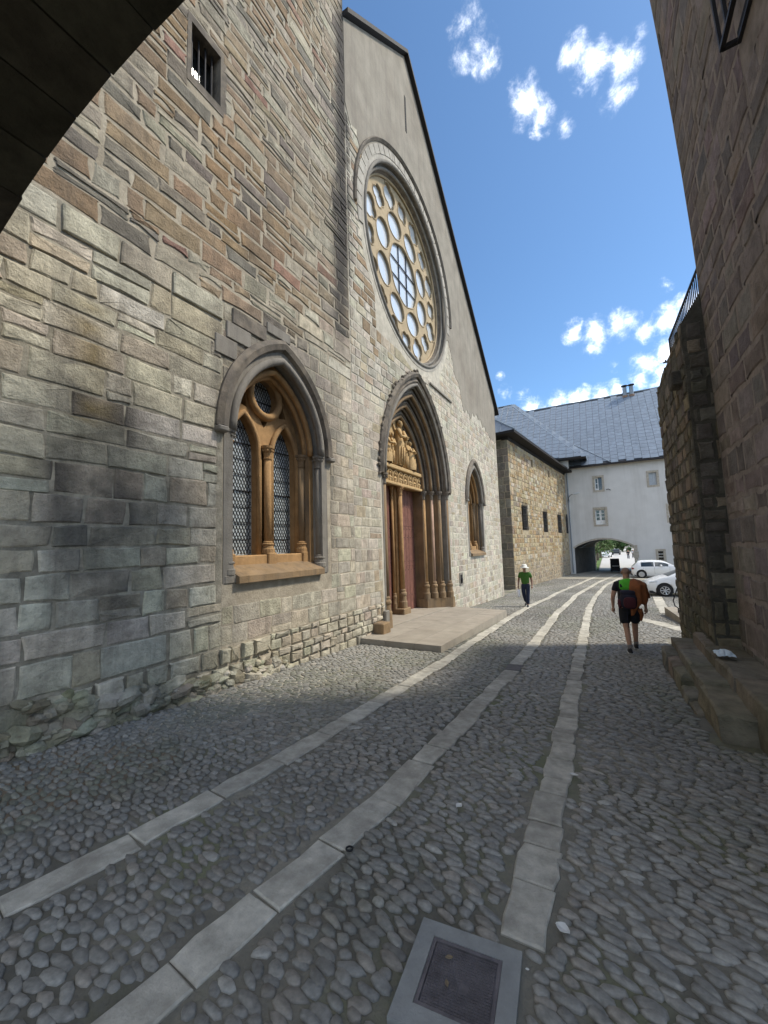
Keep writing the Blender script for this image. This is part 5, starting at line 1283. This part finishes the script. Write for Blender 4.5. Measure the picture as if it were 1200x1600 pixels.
def hand(b, w_, d, up, s_=1.0, side=1):
    # palm box tapering to five curled fingers; w_ wrist, d direction of the hand, up = thumb side
    w_, d, up = Vector(w_), Vector(d).normalized(), Vector(up).normalized(); nrm_ = d.cross(up).normalized()*side
    b.tube([w_, w_+d*.035*s_, w_+d*.085*s_], [.026*s_, .036*s_, .034*s_], 8)
    for k in range(4):
        o = up*(.026-.0175*k)*s_; L = (.070, .078, .073, .058)[k]*s_; p = w_+d*.075*s_+o
        b.tube([p, p+d*L*.45, p+d*L*.8+nrm_*L*.3, p+d*L*.9+nrm_*L*.65], [.0095*s_, .0090*s_, .008*s_, .006*s_], 6)
    p = w_+d*.025*s_+up*.028*s_; b.tube([p, p+d*.03*s_+up*.022*s_, p+d*.062*s_+up*.02*s_+nrm_*.01], [.012*s_, .011*s_, .008*s_], 6)
def person(label, loc, rz, J, skinmat=M_SKIN):
    """J: joint name -> (x,y,z); local frame: +y is where the person faces."""
    p = thing('person', label, 'person', loc, rz)
    names = ['pelvis', 'waist', 'chest', 'neck0', 'neck1', 'head0', 'head1', 'head2',
             'shL', 'elL', 'wrL', 'shR', 'elR', 'wrR', 'hipL', 'knL', 'calfL', 'anL', 'toeL', 'hipR', 'knR', 'calfR', 'anR', 'toeR']
    rad = dict(pelvis=(.14, .11), waist=(.145, .115), chest=(.15, .12), neck0=.065, neck1=.058, head0=(.066, .078), head1=(.078, .095), head2=(.05, .06),
               shL=.062, elL=.044, wrL=.027, shR=.062, elR=.044, wrR=.027, hipL=.09, knL=.060, calfL=.057, anL=.036, toeL=.034, hipR=.09, knR=.060, calfR=.057, anR=.036, toeR=.034)
    E_ = [('pelvis', 'waist'), ('waist', 'chest'), ('chest', 'neck0'), ('neck0', 'neck1'), ('neck1', 'head0'), ('head0', 'head1'), ('head1', 'head2'), ('chest', 'shL'), ('shL', 'elL'), ('elL', 'wrL'), ('chest', 'shR'), ('shR', 'elR'), ('elR', 'wrR'),
          ('pelvis', 'hipL'), ('hipL', 'knL'), ('knL', 'calfL'), ('calfL', 'anL'), ('anL', 'toeL'), ('pelvis', 'hipR'), ('hipR', 'knR'), ('knR', 'calfR'), ('calfR', 'anR'), ('anR', 'toeR')]
    idx = {n: k for k, n in enumerate(names)}
    v, f = skin_data([(J[n], rad[n]) for n in names], [(idx[a], idx[b_]) for a, b_ in E_])
    b = MB(); b.add(v, f)
    h1 = Vector(J['head1'])
    b.ball(h1+Vector((0, .088, -.015)), (.014, .022, .024), 8, 6)                     # nose
    b.ball(h1+Vector((0, .078, -.062)), (.026, .012, .009), 8, 5)                     # mouth
    for sg in (-1, 1):
        b.ball(h1+Vector((sg*.082, -.005, -.02)), (.012, .024, .034), 8, 6)            # ear
        b.ball(h1+Vector((sg*.032, .080, .012)), (.016, .010, .009), 8, 5)             # eye
    for s_, sg in (('L', -1), ('R', 1)):
        w_, e_ = Vector(J['wr'+s_]), Vector(J['el'+s_]); d = (w_-e_).normalized(); hand(b, w_-d*.01, d+Vector((0, .1, -.2)), Vector((0, 1, 0)), 1.0, -sg)
    b.build('body', skinmat, p, smooth=True)
    return p
def garment(p, name, joints, edges, material, root=0):
    v, f = skin_data(joints, edges, root); b = MB(); b.add(v, f); return b.build(name, material, p, smooth=True)
def shoe(p, an, toe, material, sole):
    an, toe = Vector(an), Vector(toe); d = (toe-an); d.z = 0; d.normalize(); L = .29; s_ = Vector((d.y, -d.x, 0)); tilt = (toe.z-an.z+.055)
    heel = an-d*.085; rings = [(0, .036, .075), (.06, .043, .10), (.12, .046, .105), (.18, .050, .075), (.24, .046, .055), (.29, .022, .035)]
    b = MB(); V = []
    for (t, hw, h) in rings:
        c = heel+d*t; zb = an.z-.085+tilt*(t/L)
        for j in range(8):
            a = 2*math.pi*j/8; V.append((c.x+s_.x*hw*math.cos(a), c.y+s_.y*hw*math.cos(a), zb+.016+max(0, math.sin(a))*h+min(0, math.sin(a))*.01))
    b.add(V, [(k*8+j, k*8+(j+1) % 8, (k+1)*8+(j+1) % 8, (k+1)*8+j) for k in range(5) for j in range(8)]+[tuple(range(7, -1, -1)), tuple(40+j for j in range(8))]); sh = b.build('shoe', material, p, smooth=True)
    b = MB(); V = []
    for (t, hw, h) in rings:
        c = heel+d*t; zb = an.z-.085+tilt*(t/L)
        V += [(c.x+s_.x*(hw+.004), c.y+s_.y*(hw+.004), zb), (c.x-s_.x*(hw+.004), c.y-s_.y*(hw+.004), zb), (c.x-s_.x*(hw+.004), c.y-s_.y*(hw+.004), zb+.022), (c.x+s_.x*(hw+.004), c.y+s_.y*(hw+.004), zb+.022)]
    b.add(V, [(k*4+j, k*4+(j+1) % 4, (k+1)*4+(j+1) % 4, (k+1)*4+j) for k in range(5) for j in range(4)]+[(3, 2, 1, 0), (20, 21, 22, 23)]); b.build('sole', sole, sh)
# -- the near walker, from behind: bald head, green top, backpack, orange jacket over the right shoulder
J1 = dict(pelvis=(0, 0, .93), waist=(0, .0, 1.08), chest=(0, .0, 1.33), neck0=(0, .02, 1.47), neck1=(0, .03, 1.53), head0=(0, .05, 1.59), head1=(0, .05, 1.665), head2=(0, .045, 1.725),
          shL=(-.20, 0, 1.40), elL=(-.285, -.03, 1.13), wrL=(-.285, .05, .885), shR=(.20, 0, 1.40), elR=(.30, -.02, 1.13), wrR=(.315, .07, .89),
          hipL=(-.095, 0, .88), knL=(-.08, -.10, .50), calfL=(-.075, -.18, .37), anL=(-.06, -.26, .115), toeL=(-.06, -.14, .055), hipR=(.095, 0, .88), knR=(.10, .14, .51), calfR=(.10, .17, .36), anR=(.11, .27, .10), toeR=(.12, .40, .06))
px_, py_ = 5.56, 10.0
man = person('walker seen from behind with shaved head, dark shorts and lime green collar', (px_, py_, G(py_)-.012), R(4), J1)
M_BLKS = mat('black_tshirt', (.018, .019, .022), rough=.9, bump=.4, bscale=25)
M_LIME2 = mat('lime_green_fabric', (.11, .52, .045), rough=.8, bump=.4, bscale=25, var=.15, vscale=12)
M_SHORT = mat('charcoal_shorts', (.022, .023, .028), rough=.9, bump=.5, bscale=20)
T = [(J1['pelvis'], (.165, .135)), (J1['waist'], (.175, .14)), (J1['chest'], (.18, .145)), ((0, .02, 1.47), .085), (J1['shL'], .078), ((-.245, -.02, 1.24), .07), (J1['shR'], .078), ((.255, -.015, 1.24), .07)]
garment(man, 'tshirt', T, [(0, 1), (1, 2), (2, 3), (2, 4), (4, 5), (2, 6), (6, 7)], M_BLKS)
S = [((0, 0, 1.0), (.175, .14)), ((0, 0, .9), (.165, .14)), ((-.10, -.005, .84), .12), ((-.085, -.075, .56), .105), ((.10, .01, .84), .12), ((.10, .10, .57), .105)]
garment(man, 'shorts', S, [(0, 1), (1, 2), (2, 3), (1, 4), (4, 5)], M_SHORT)
C = [((0, -.035, 1.24), (.165, .13)), ((0, -.03, 1.40), (.165, .125)), ((-.15, -.025, 1.41), .075), ((.15, -.025, 1.42), .075), ((0, .01, 1.52), .07)]
garment(man, 'collar', C, [(0, 1), (1, 2), (1, 3), (1, 4)], M_LIME2)
b = MB(); b.ball((0, .040, 1.678), (.078, .094, .075), 14, 10); b.build('hair', M_HAIR, man, smooth=True)
M_SHOE = mat('dark_trainer', (.03, .028, .03), rough=.8); M_SOLE = mat('white_sole', (.6, .6, .58), rough=.7)
for s_ in 'LR': shoe(man, J1['an'+s_], J1['toe'+s_], M_SHOE, M_SOLE)
for s_ in 'LR': b = MB(); a_, c_ = Vector(J1['an'+s_]), Vector(J1['calf'+s_]); b.tube([a_-Vector((0, 0, .01)), a_.lerp(c_, .3)], [.043, .048], 10); b.build('sock', mat('grey_sock', (.22, .2, .19), rough=.95), man, smooth=True)
# jacket draped over the right shoulder, in folds
rj = random.Random(5); nU, nV = 22, 14; V = []
for i in range(nU+1):
    t = i/nU
    for j in range(nV+1):
        u_ = j/nV                                   # 0 at the spine side, 1 at the outer arm
        ang = -.5*math.pi-.35+u_*(.5*math.pi+.85)      # around the shoulder from back to outside and front
        topz = 1.52-.05*abs(u_-.35)
        lenz = (.62-.34*u_+.18*max(0, .25-u_)*2+.04*math.sin(u_*17))
        z = topz-lenz*t
        flare = .06+.17*min(1, t*3)**.6+.05*t
        fold = .030*math.sin(u_*24+t*1.5)*min(1, t*2.5)+.012*math.sin(u_*53+t*4)*t
        rx = .05+.175*min(1, t*4)**.55+.02*t+fold; ryv = .05+.155*min(1, t*4)**.6+.05*t+fold
        V.append((.085+rx*math.cos(ang)*.98+.03*u_, -.02+ryv*math.sin(ang)*1.25, z+rj.uniform(-.004, .004)))
b = MB(); b.add(V, [(i*(nV+1)+j, i*(nV+1)+j+1, (i+1)*(nV+1)+j+1, (i+1)*(nV+1)+j) for i in range(nU) for j in range(nV)])
jk = b.build('jacket', mat('rust_orange_fabric', (.25, .085, .03), rough=.85, bump=.5, bscale=18, var=.25, vscale=9), man, smooth=True); so = jk.modifiers.new('thick', 'SOLIDIFY'); so.thickness = .012
b = MB(); b.tube([(.17, -.20, .92), (.20, -.20, .80), (.18, -.19, .68)], [.05, .035, .02], 8); b.build('jacket_tail', MATS['rust_orange_fabric'], jk, smooth=True)
# backpack
bp_ = thing('backpack', 'dark navy and maroon hiking backpack on the near walker\'s back', 'backpack', (px_, py_, G(py_)-.012), R(4))
M_PACK = mat('navy_pack_cloth', (.022, .022, .038), rough=.85, bump=.4, bscale=25, var=.3, vscale=8); M_MAR = mat('maroon_pack_cloth', (.07, .018, .025), rough=.85, bump=.4, bscale=25)
def pillow(x0, x1, y0, y1, z0, z1, p=3.0, n=14, m=10):
    V = []; F_ = []; cx, cy, cz = (x0+x1)/2, (y0+y1)/2, (z0+z1)/2; sg = lambda c: math.copysign(abs(c)**(2/p), c)
    for i in range(m+1):
        ph_ = -math.pi/2+math.pi*i/m
        for j in range(n):
            t = 2*math.pi*j/n; V.append((cx+(x1-x0)/2*sg(math.cos(ph_))*sg(math.cos(t)), cy+(y1-y0)/2*sg(math.cos(ph_))*sg(math.sin(t)), cz+(z1-z0)/2*sg(math.sin(ph_))))
    for i in range(m):
        for j in range(n): F_.append((i*n+j, i*n+(j+1) % n, (i+1)*n+(j+1) % n, (i+1)*n+j))
    return V, F_
def add_pillow(name, q, m_, par): b = MB(); b.add(*pillow(*q)); return b.build(name, m_, par, smooth=True)
add_pillow('pack_body', (-.18, .13, -.42, -.14, .92, 1.27), M_PACK, bp_); add_pillow('pack_lid', (-.17, .11, -.40, -.14, 1.20, 1.31), M_PACK, bp_)
add_pillow('front_pocket', (-.13, .10, -.46, -.37, .95, 1.18), M_MAR, bp_); add_pillow('side_pocket', (-.22, -.15, -.36, -.2, .93, 1.12), M_MAR, bp_)
for sg in (-1, 1): b = MB(); b.tube([(sg*.12, -.14, 1.36), (sg*.14, -.02, 1.475), (sg*.14, .12, 1.40), (sg*.16, .14, 1.2), (sg*.17, .0, 1.0)], .022, 6); b.build('shoulder_strap', M_PACK, bp_)
b = MB(); b.tube([(-.17, -.2, .97), (-.185, .0, .99), (0, .15, .99), (.185, .0, .99), (.15, -.2, .97)], .024, 6); b.build('hip_belt', mat('olive_webbing', (.05, .07, .02), rough=.9), bp_)
for (x, L) in ((-.20, .36), (-.06, .42), (.12, .2)): b = MB(); b.tube([(x, -.28, .96), (x-.01, -.29, .96-L*.5), (x+.005, -.27, .96-L)], .008, 5); b.build('hanging_strap', M_PACK, bp_)

# -- the far walker facing the camera: white sun hat, green shirt, dark jeans
J2 = dict(pelvis=(0, 0, .93), waist=(0, .0, 1.08), chest=(0, .0, 1.33), neck0=(0, .01, 1.47), neck1=(0, .03, 1.53), head0=(0, .05, 1.585), head1=(0, .06, 1.66), head2=(0, .05, 1.72),
          shL=(-.195, 0, 1.40), elL=(-.265, -.04, 1.13), wrL=(-.27, .05, .88), shR=(.195, 0, 1.40), elR=(.285, -.05, 1.14), wrR=(.285, .06, .89),
          hipL=(-.095, 0, .88), knL=(-.09, .08, .49), calfL=(-.085, .06, .36), anL=(-.075, .13, .10), toeL=(-.085, .27, .055), hipR=(.095, 0, .88), knR=(.075, .03, .50), calfR=(.06, -.07, .38), anR=(.05, -.24, .15), toeR=(.055, -.12, .07))
qx, qy = 2.09, 17.9
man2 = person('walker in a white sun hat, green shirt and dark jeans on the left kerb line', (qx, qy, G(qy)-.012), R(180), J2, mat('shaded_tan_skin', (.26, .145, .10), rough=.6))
M_GRN = mat('grass_green_shirt', (.045, .12, .02), rough=.85, bump=.4, bscale=20, var=.2, vscale=8); M_JEAN = mat('dark_navy_jeans', (.018, .024, .048), rough=.9, bump=.4, bscale=25)
T = [((0, 0, .90), (.17, .135)), (J2['waist'], (.175, .135)), (J2['chest'], (.18, .14)), ((0, .01, 1.47), .085), (J2['shL'], .08), ((-.245, -.025, 1.22), .07), (J2['shR'], .08), ((.25, -.03, 1.22), .07)]
garment(man2, 'shirt', T, [(0, 1), (1, 2), (2, 3), (2, 4), (4, 5), (2, 6), (6, 7)], M_GRN)
S = [((0, 0, 1.08), (.15, .12)), ((0, 0, .93), (.155, .13)), ((-.10, 0, .84), .105), ((-.09, .085, .49), .08), ((-.078, .12, .13), .072), ((.10, 0, .84), .105), ((.075, .03, .50), .08), ((.052, -.22, .19), .07)]
garment(man2, 'jeans', S, [(0, 1), (1, 2), (2, 3), (3, 4), (1, 5), (5, 6), (6, 7)], M_JEAN)
M_HAT = mat('white_hat_cotton', (.70, .69, .64), rough=.9, bump=.3, bscale=40)
b = MB(); b.lathe([(.195, -.045), (.19, -.03), (.115, .0), (.105, .07), (.085, .105), (.03, .12), (.001, .12)], (0, .05, 1.70), 20); b.build('hat', M_HAT, man2, smooth=True)
for s_ in 'LR': shoe(man2, J2['an'+s_], J2['toe'+s_], M_SHOE, M_SOLE)
bag = thing('carrier_bag', 'white plastic carrier bag in the hand of the hat-wearing walker', 'bag', (qx-.30, qy-.05, G(qy)+.36))
M_PLAS = mat('white_plastic', (.75, .74, .76), rough=.4, bump=.5, bscale=14)
b = MB(); V, F_ = pillow(-.055, .075, -.11, .11, .03, .36, 2.6); b.add(V, F_); b.build('sack', M_PLAS, bag, smooth=True)
for sg in (-1, 1): b = MB(); b.tube([(sg*.03, -.04, .33), (.005, -.02, .43), (.0, .02, .46), (sg*.03, .05, .33)], .008, 5); b.build('bag_handle', M_PLAS, bag)

# ------------------------------------------------------------------ manhole cover with concrete frame
mh = thing('manhole_cover', 'square cast iron manhole cover in a pale concrete frame', 'manhole cover', (MANHOLE[0], MANHOLE[1], G(MANHOLE[1])), R(5))
mh.rotation_euler = (-.046, 0, R(6))
LOC = flat_frame((0, 0, 0), (1, 0, 0), (0, 0, 1))
def flatplate(outer, holes_, z0, z1): 
    b = MB(); b.plate(lambda s_, t, h: Vector((s_, t, h)), outer, holes_, z0, z1); return b
sq = lambda h: [(-h, -h), (h, -h), (h, h), (-h, h)]
flatplate([(-.245, -.255), (.245, -.255), (.245, .245), (-.245, .245)], [sq(.165)], -.06, .024).build('concrete_frame', M_CONC, mh)
flatplate(sq(.163), [sq(.147)], -.05, .022).build('rim', M_CAST, mh)
flatplate(sq(.145), [], -.05, .014).build('lid', M_CAST, mh)
b = MB()
for i in range(22):
    for j in range(22):
        if abs(i-12) < 2 and abs(j-9) < 2: continue
        x, y = -.136+i*.01295, -.136+j*.01295; b.box(x-.0042, x+.0042, y-.0042, y+.0042, .0135, .0175)
b.build('tread_studs', M_CAST, mh, kind='stuff')
# black rubber ring lying on the middle kerb line
b = MB(); yr = 2.27; b.sweep(lambda s_, t, h: Vector((3.655+s_, yr+t, G(yr+t)+.030+h)), [(.021*math.cos(-2*math.pi*k/20), .021*math.sin(-2*math.pi*k/20)) for k in range(20)], [(.006*math.cos(2*math.pi*k/6), .006*math.sin(2*math.pi*k/6)) for k in range(6)], closed_path=True)
o = b.build('rubber_ring', M_TYRE, smooth=True); tag(o, 'small black rubber ring on the edge of the middle stone strip', 'ring')
# dry leaves and scraps
rl = random.Random(77)
M_DRY = mat('dry_leaf', (.22, .17, .11), rough=.8); M_SCRAP = mat('white_scrap', (.62, .61, .58), rough=.8)
def leaf(x, y, z, L, ang, m, name, label, cat, fl=1.0):
    b = MB(); V = []; ca, sa = math.cos(ang), math.sin(ang)
    for t in (0, .25, .5, .75, 1):
        hw = L*.28*math.sin(math.pi*min(.97, max(.03, t)))*fl
        for sgn in (-1, 0, 1): u_, v_ = (t-.5)*L, sgn*hw; V.append((x+u_*ca-v_*sa, y+u_*sa+v_*ca, z+.006+abs(sgn)*L*.10+.02*L*math.sin(t*6)))
    b.add(V, [q for k in range(4) for q in ((3*k, 3*k+3, 3*k+4, 3*k+1), (3*k+1, 3*k+4, 3*k+5, 3*k+2))]); o = b.build(name, m); sm_ = o.modifiers.new('t', 'SOLIDIFY'); sm_.thickness = .002; tag(o, label, cat)
gz = G(1.8)+.02
leaf(4.47, 1.90, gz, .035, .5, M_DRY, 'dry_leaf', 'curled dry leaf on the far left of the manhole lid', 'leaf'); leaf(4.50, 1.79, gz, .03, 2.1, M_DRY, 'dry_leaf', 'small pale leaf lying near the middle of the manhole lid', 'leaf')
leaf(4.80, 2.02, G(2.02)+.024, .016, .3, M_SCRAP, 'paper_scrap', 'tiny white scrap at the right corner of the manhole frame', 'paper scrap')
leaf(4.86, 3.95, G(3.95)+.026, .07, .1, M_SCRAP, 'paper_scrap', 'flat white paper scrap just right of the right stone strip', 'paper scrap')
leaf(4.13, 3.05, G(3.05)+.026, .06, 1.2, M_SCRAP, 'pale_pebble', 'pale flat stone chip between the middle and right strips', 'stone chip', 1.5)
leaf(4.92, 2.32, G(2.32)+.022, .07, -.3, M_SCRAP, 'pale_pebble', 'pale flat stone chip right of the right strip near the manhole', 'stone chip', 1.5)

# ------------------------------------------------------------------ stone step with curled iron handrail
stp = thing('stone_step', 'low stone step behind the terrace wall with an iron handrail on it', 'step')
b = MB(); V = []
for z in (G(16)-.3, -.50):
    for (x, y) in ((6.85, 17.1), (7.05, 14.4), (10.2, 14.4), (10.2, 17.6)): V.append((x, y, z))
b.add(V, [(4, 5, 6, 7), (0, 4, 7, 3), (0, 1, 5, 4), (1, 2, 6, 5), (2, 3, 7, 6)]); b.build('slab', M_PLATF, stp)
hr = thing('iron_handrail', 'black wrought iron handrail with a scrolled end on the low stone step', 'handrail')
hx, hy, hz_ = 7.05, 15.9, -.50
def P3(u_, v_): return (hx+u_, hy, hz_+v_)
sc_pts = [P3(.22+.03*math.cos(t)*(1-t/14)*2.2, .22+.03*math.sin(t)*(1-t/14)*2.2) for t in [k*.5 for k in range(19)]]
b = MB(); b.tube([P3(.30, 1.15), P3(.14, .95), P3(.02, .62), P3(-.06, .38), P3(-.03, .22), P3(.08, .12), P3(.45, .12)], .018, 6); b.build('scroll_bar', M_IRON, hr)
b = MB(); b.tube(sc_pts, .014, 6); b.build('scroll', M_IRON, hr)
for k, u_ in enumerate((.18, .36, .55)): b = MB(); b.tube([P3(u_, .12), P3(u_+.02, 1.0)], .012, 5); b.build('baluster', M_IRON, hr)
for u_ in (.05, .40): b = MB(); b.tube([P3(u_, 0), P3(u_, .13)], .016, 6); b.build('foot', M_IRON, hr)
b = MB(); b.tube([P3(.30, 1.15), P3(.9, 1.15)], .02, 6); b.build('top_rail', M_IRON, hr)

# ------------------------------------------------------------------ black sandwich board in the archway
sg_ = thing('sandwich_board', 'black standing sign board in front of the sunlit end of the archway', 'sign', (5.85, 50.2, G(50.2)), R(8))
for sgn in (-1, 1):
    b = MB(); b.add([(-.42, sgn*.30, .12), (.42, sgn*.30, .12), (.42, sgn*.06, 1.45), (-.42, sgn*.06, 1.45), (-.42, sgn*.27, .12), (.42, sgn*.27, .12), (.42, sgn*.03, 1.45), (-.42, sgn*.03, 1.45)], [(0, 1, 2, 3), (7, 6, 5, 4), (0, 4, 5, 1), (1, 5, 6, 2), (2, 6, 7, 3), (3, 7, 4, 0)]); b.build('panel', M_BLACKP, sg_)
    for sx in (-1, 1): b = MB(); b.tube([(sx*.38, sgn*.34, 0), (sx*.38, sgn*.285, .2)], .03, 5); b.build('leg', M_BLACKP, sg_)
b = MB(); b.bbox(-.30, .30, -.27, -.2, .62, .70, .01); b.build('sign_text_bar', M_WPAINT, sg_)

# ------------------------------------------------------------------ beyond the archway: lawn, trees, far cars, passers-by
lawn = strip('lawn', -30, 4.15, [53.0, 60, 80, 120, 220], M_GRASS, .05); lawn['kind'] = 'structure'
def tree(x, y, h, cr, label, seed, hue_):
    rt_ = random.Random(seed); t = thing('tree', label, 'tree', (x, y, G(y)), 0, 'trees beyond the archway')
    b = MB(); b.tube([(0, 0, -.2), (.05, .02, h*.25), (-.05, .0, h*.5), (.0, .05, h*.8)], [.26, .2, .15, .05], 8)
    for k in range(6):
        a = k*1.05; z = h*(.3+.08*k); b.tube([(0, 0, z), (cr*.4*math.cos(a), cr*.4*math.sin(a), z+h*.10), (cr*.75*math.cos(a), cr*.75*math.sin(a), z+h*.16)], [.08, .05, .02], 5)
    b.build('trunk', M_BARK, t)
    b = MB(); clumps = []
    for k in range(26):
        a = rt_.uniform(0, 6.28); rr2 = cr*math.sqrt(rt_.random()); zz = h*(.30+.68*rt_.random()); sc1 = 1-.55*abs(zz/h-.6); clumps.append((rr2*sc1*math.cos(a), rr2*sc1*math.sin(a), zz, rt_.uniform(.5, .95), rt_.uniform(.6, 1.3)))
    for (cx, cy, cz, cr_, sh) in clumps:
        for q in range(42):
            d = Vector((rt_.gauss(0, 1), rt_.gauss(0, 1), rt_.gauss(0, .8))).normalized()*cr_*rt_.uniform(.5, 1.05); c = Vector((cx, cy, cz))+d
            u_ = Vector((rt_.gauss(0, 1), rt_.gauss(0, 1), rt_.gauss(0, 1))).normalized(); v_ = u_.orthogonal().normalized(); s_ = rt_.uniform(.10, .2)
            col = tuple(hue_[i]*sh*rt_.uniform(.8, 1.2) for i in range(3))
            b.add([c-u_*s_, c+v_*s_*.6, c+u_*s_, c-v_*s_*.6], [(0, 1, 2, 3)], col)
    b.build('crown', M_LEAF, t)
for k, (x, y, h, cr, lb) in enumerate(((3.6, 60, 6.5, 2.2, 'light green roadside tree nearest the archway'), (3.3, 66, 7, 2.4, 'second roadside tree in the row seen through the archway'), (3.4, 73, 7, 2.4, 'third roadside tree in the row seen through the archway'),
                                     (3.6, 82, 7.5, 2.6, 'fourth roadside tree in the row seen through the archway'), (3.9, 95, 8, 3.0, 'farthest roadside tree in the row seen through the archway'), (14.5, 110, 9, 3.4, 'dark tree across the road, right end of the archway view'))):
    tree(x, y, h, cr, lb, 40+k, (.085, .15, .035) if k < 5 else (.035, .07, .025))
rw = random.Random(50); b = MB()
for k in range(9000):
    x = rw.uniform(-45, 70); y = 150+rw.uniform(0, 30); hh = 9+5*nz3(x, y, .07)+3*nz3(x, y, .2); z = G(y)+hh*rw.random()**.7
    u_ = Vector((rw.gauss(0, 1), rw.gauss(0, 1), rw.gauss(0, 1))).normalized(); v_ = u_.orthogonal().normalized(); s_ = rw.uniform(.5, 1.1); c = Vector((x, y, z)); g = rw.uniform(.6, 1.3)*(1+.5*nz3(x, z, .15))
    b.add([c-u_*s_, c+v_*s_*.7, c+u_*s_, c-v_*s_*.7], [(0, 1, 2, 3)], (.05*g, .10*g, .03*g))
o = b.build('far_wood', M_HEDGE, kind='stuff'); o['label'] = 'distant green wood closing the view beyond the archway'; o['category'] = 'wood'
def far_car(x, y, rz, label, m_):
    c = thing('distant_car', label, 'car', (x, y, G(y)), rz, 'cars far beyond the archway')
    b = MB(); prof = [(0, .3), (0, .85), (.3, .95), (.7, 1.42), (2.2, 1.45), (2.9, 1.0), (3.9, .85), (4.1, .5), (4.1, .3)]; n = len(prof)
    b.add([(p[0], -.85, p[1]) for p in prof]+[(p[0], .85, p[1]) for p in prof], [tuple(range(n)), tuple(range(2*n-1, n-1, -1))]+[(k, n+k, n+(k+1) % n, (k+1) % n) for k in range(n)]); b.build('body', m_, c)
    for sgn in (-1, 1):
        b = MB(); b.add([(.75, sgn*.856, .98), (2.7, sgn*.856, 1.0), (2.15, sgn*.856, 1.36), (.95, sgn*.856, 1.36)], [(0, 1, 2, 3)]); b.build('side_window', M_CARG, c)
        for w_ in (.75, 3.3): b = MB(); b.lathe([(.31, -.1), (.31, .1)], (w_, sgn*.8, .31), 14, 'y'); b.build('wheel', M_TYRE, c)
far_car(4.5, 98, R(80), 'tiny white car parked far away beside the lawn', M_PAINT); far_car(7.0, 118, R(85), 'tiny dark car far down the road beyond the archway', mat('dark_car_paint', (.04, .045, .05), rough=.3))
def far_person(x, y, label, c1, c2, k):
    p = thing('person', label, 'person', (x, y, G(y)), R(180+20*k), 'passers-by far beyond the archway')
    names = [(0, 0, .93), (0, 0, 1.12), (0, 0, 1.36), (0, .01, 1.5), (0, .03, 1.62), (0, .03, 1.7), (-.19, 0, 1.4), (-.25, .03, 1.12), (-.25, .1, .88), (.19, 0, 1.4), (.25, -.03, 1.12), (.25, .04, .88), (-.1, 0, .88), (-.1, .08, .48), (-.1, .02, .08), (.1, 0, .88), (.1, -.04, .48), (.1, -.12, .1)]
    rad = [(.14, .11), (.14, .11), (.15, .12), .06, .09, .06, .065, .05, .03, .065, .05, .03, .09, .06, .05, .09, .06, .05]
    E_ = [(0, 1), (1, 2), (2, 3), (3, 4), (4, 5), (2, 6), (6, 7), (7, 8), (2, 9), (9, 10), (10, 11), (0, 12), (12, 13), (13, 14), (0, 15), (15, 16), (16, 17)]
    v, f = skin_data(list(zip(names, rad)), E_, 0, 1); b = MB(); b.add(v, f); b.build('body', M_SKIN, p, smooth=True)
    garment(p, 'top', [(names[i], (.17, .14) if i < 3 else .075) for i in (0, 1, 2, 6, 7, 9, 10)], [(0, 1), (1, 2), (2, 3), (3, 4), (2, 5), (5, 6)], c1)
    garment(p, 'trousers', [(names[i], (.15, .12) if i == 0 else .085) for i in (0, 12, 13, 14, 15, 16, 17)], [(0, 1), (1, 2), (2, 3), (0, 4), (4, 5), (5, 6)], c2)
M_WSH = mat('pale_shirt', (.6, .6, .62), rough=.9)
far_person(8.6, 88, 'tiny far passer-by in dark clothes, left of the group of three', M_BLKS, M_JEAN, 0); far_person(9.6, 92, 'tiny far passer-by in a pale top, middle of the group of three', M_WSH, M_SHORT, 1); far_person(10.6, 90, 'tiny far passer-by in dark clothes, right of the group of three', M_JEAN, M_SHORT, -1)
# a bird in the sky
bd = MB(); c = Vector((10.39, 38.18, 16.06))
bd.ball(c, (.22, .08, .07), 8, 6)
for sgn in (-1, 1): bd.add([c+Vector((-.08, 0, 0)), c+Vector((.08, 0, 0)), c+Vector((.02, sgn*.25, .12)), c+Vector((-.12, sgn*.45, .02)), c+Vector((-.06, sgn*.2, .10))], [(0, 1, 2, 4), (4, 2, 3)])
bd.add([c+Vector((-.2, -.03, 0)), c+Vector((-.2, .03, 0)), c+Vector((-.36, .05, .0)), c+Vector((-.36, -.05, .0))], [(0, 1, 2, 3)])
o = bd.build('bird', M_BLACKP); tag(o, 'small dark bird flying beside the railing against the clouds', 'bird')
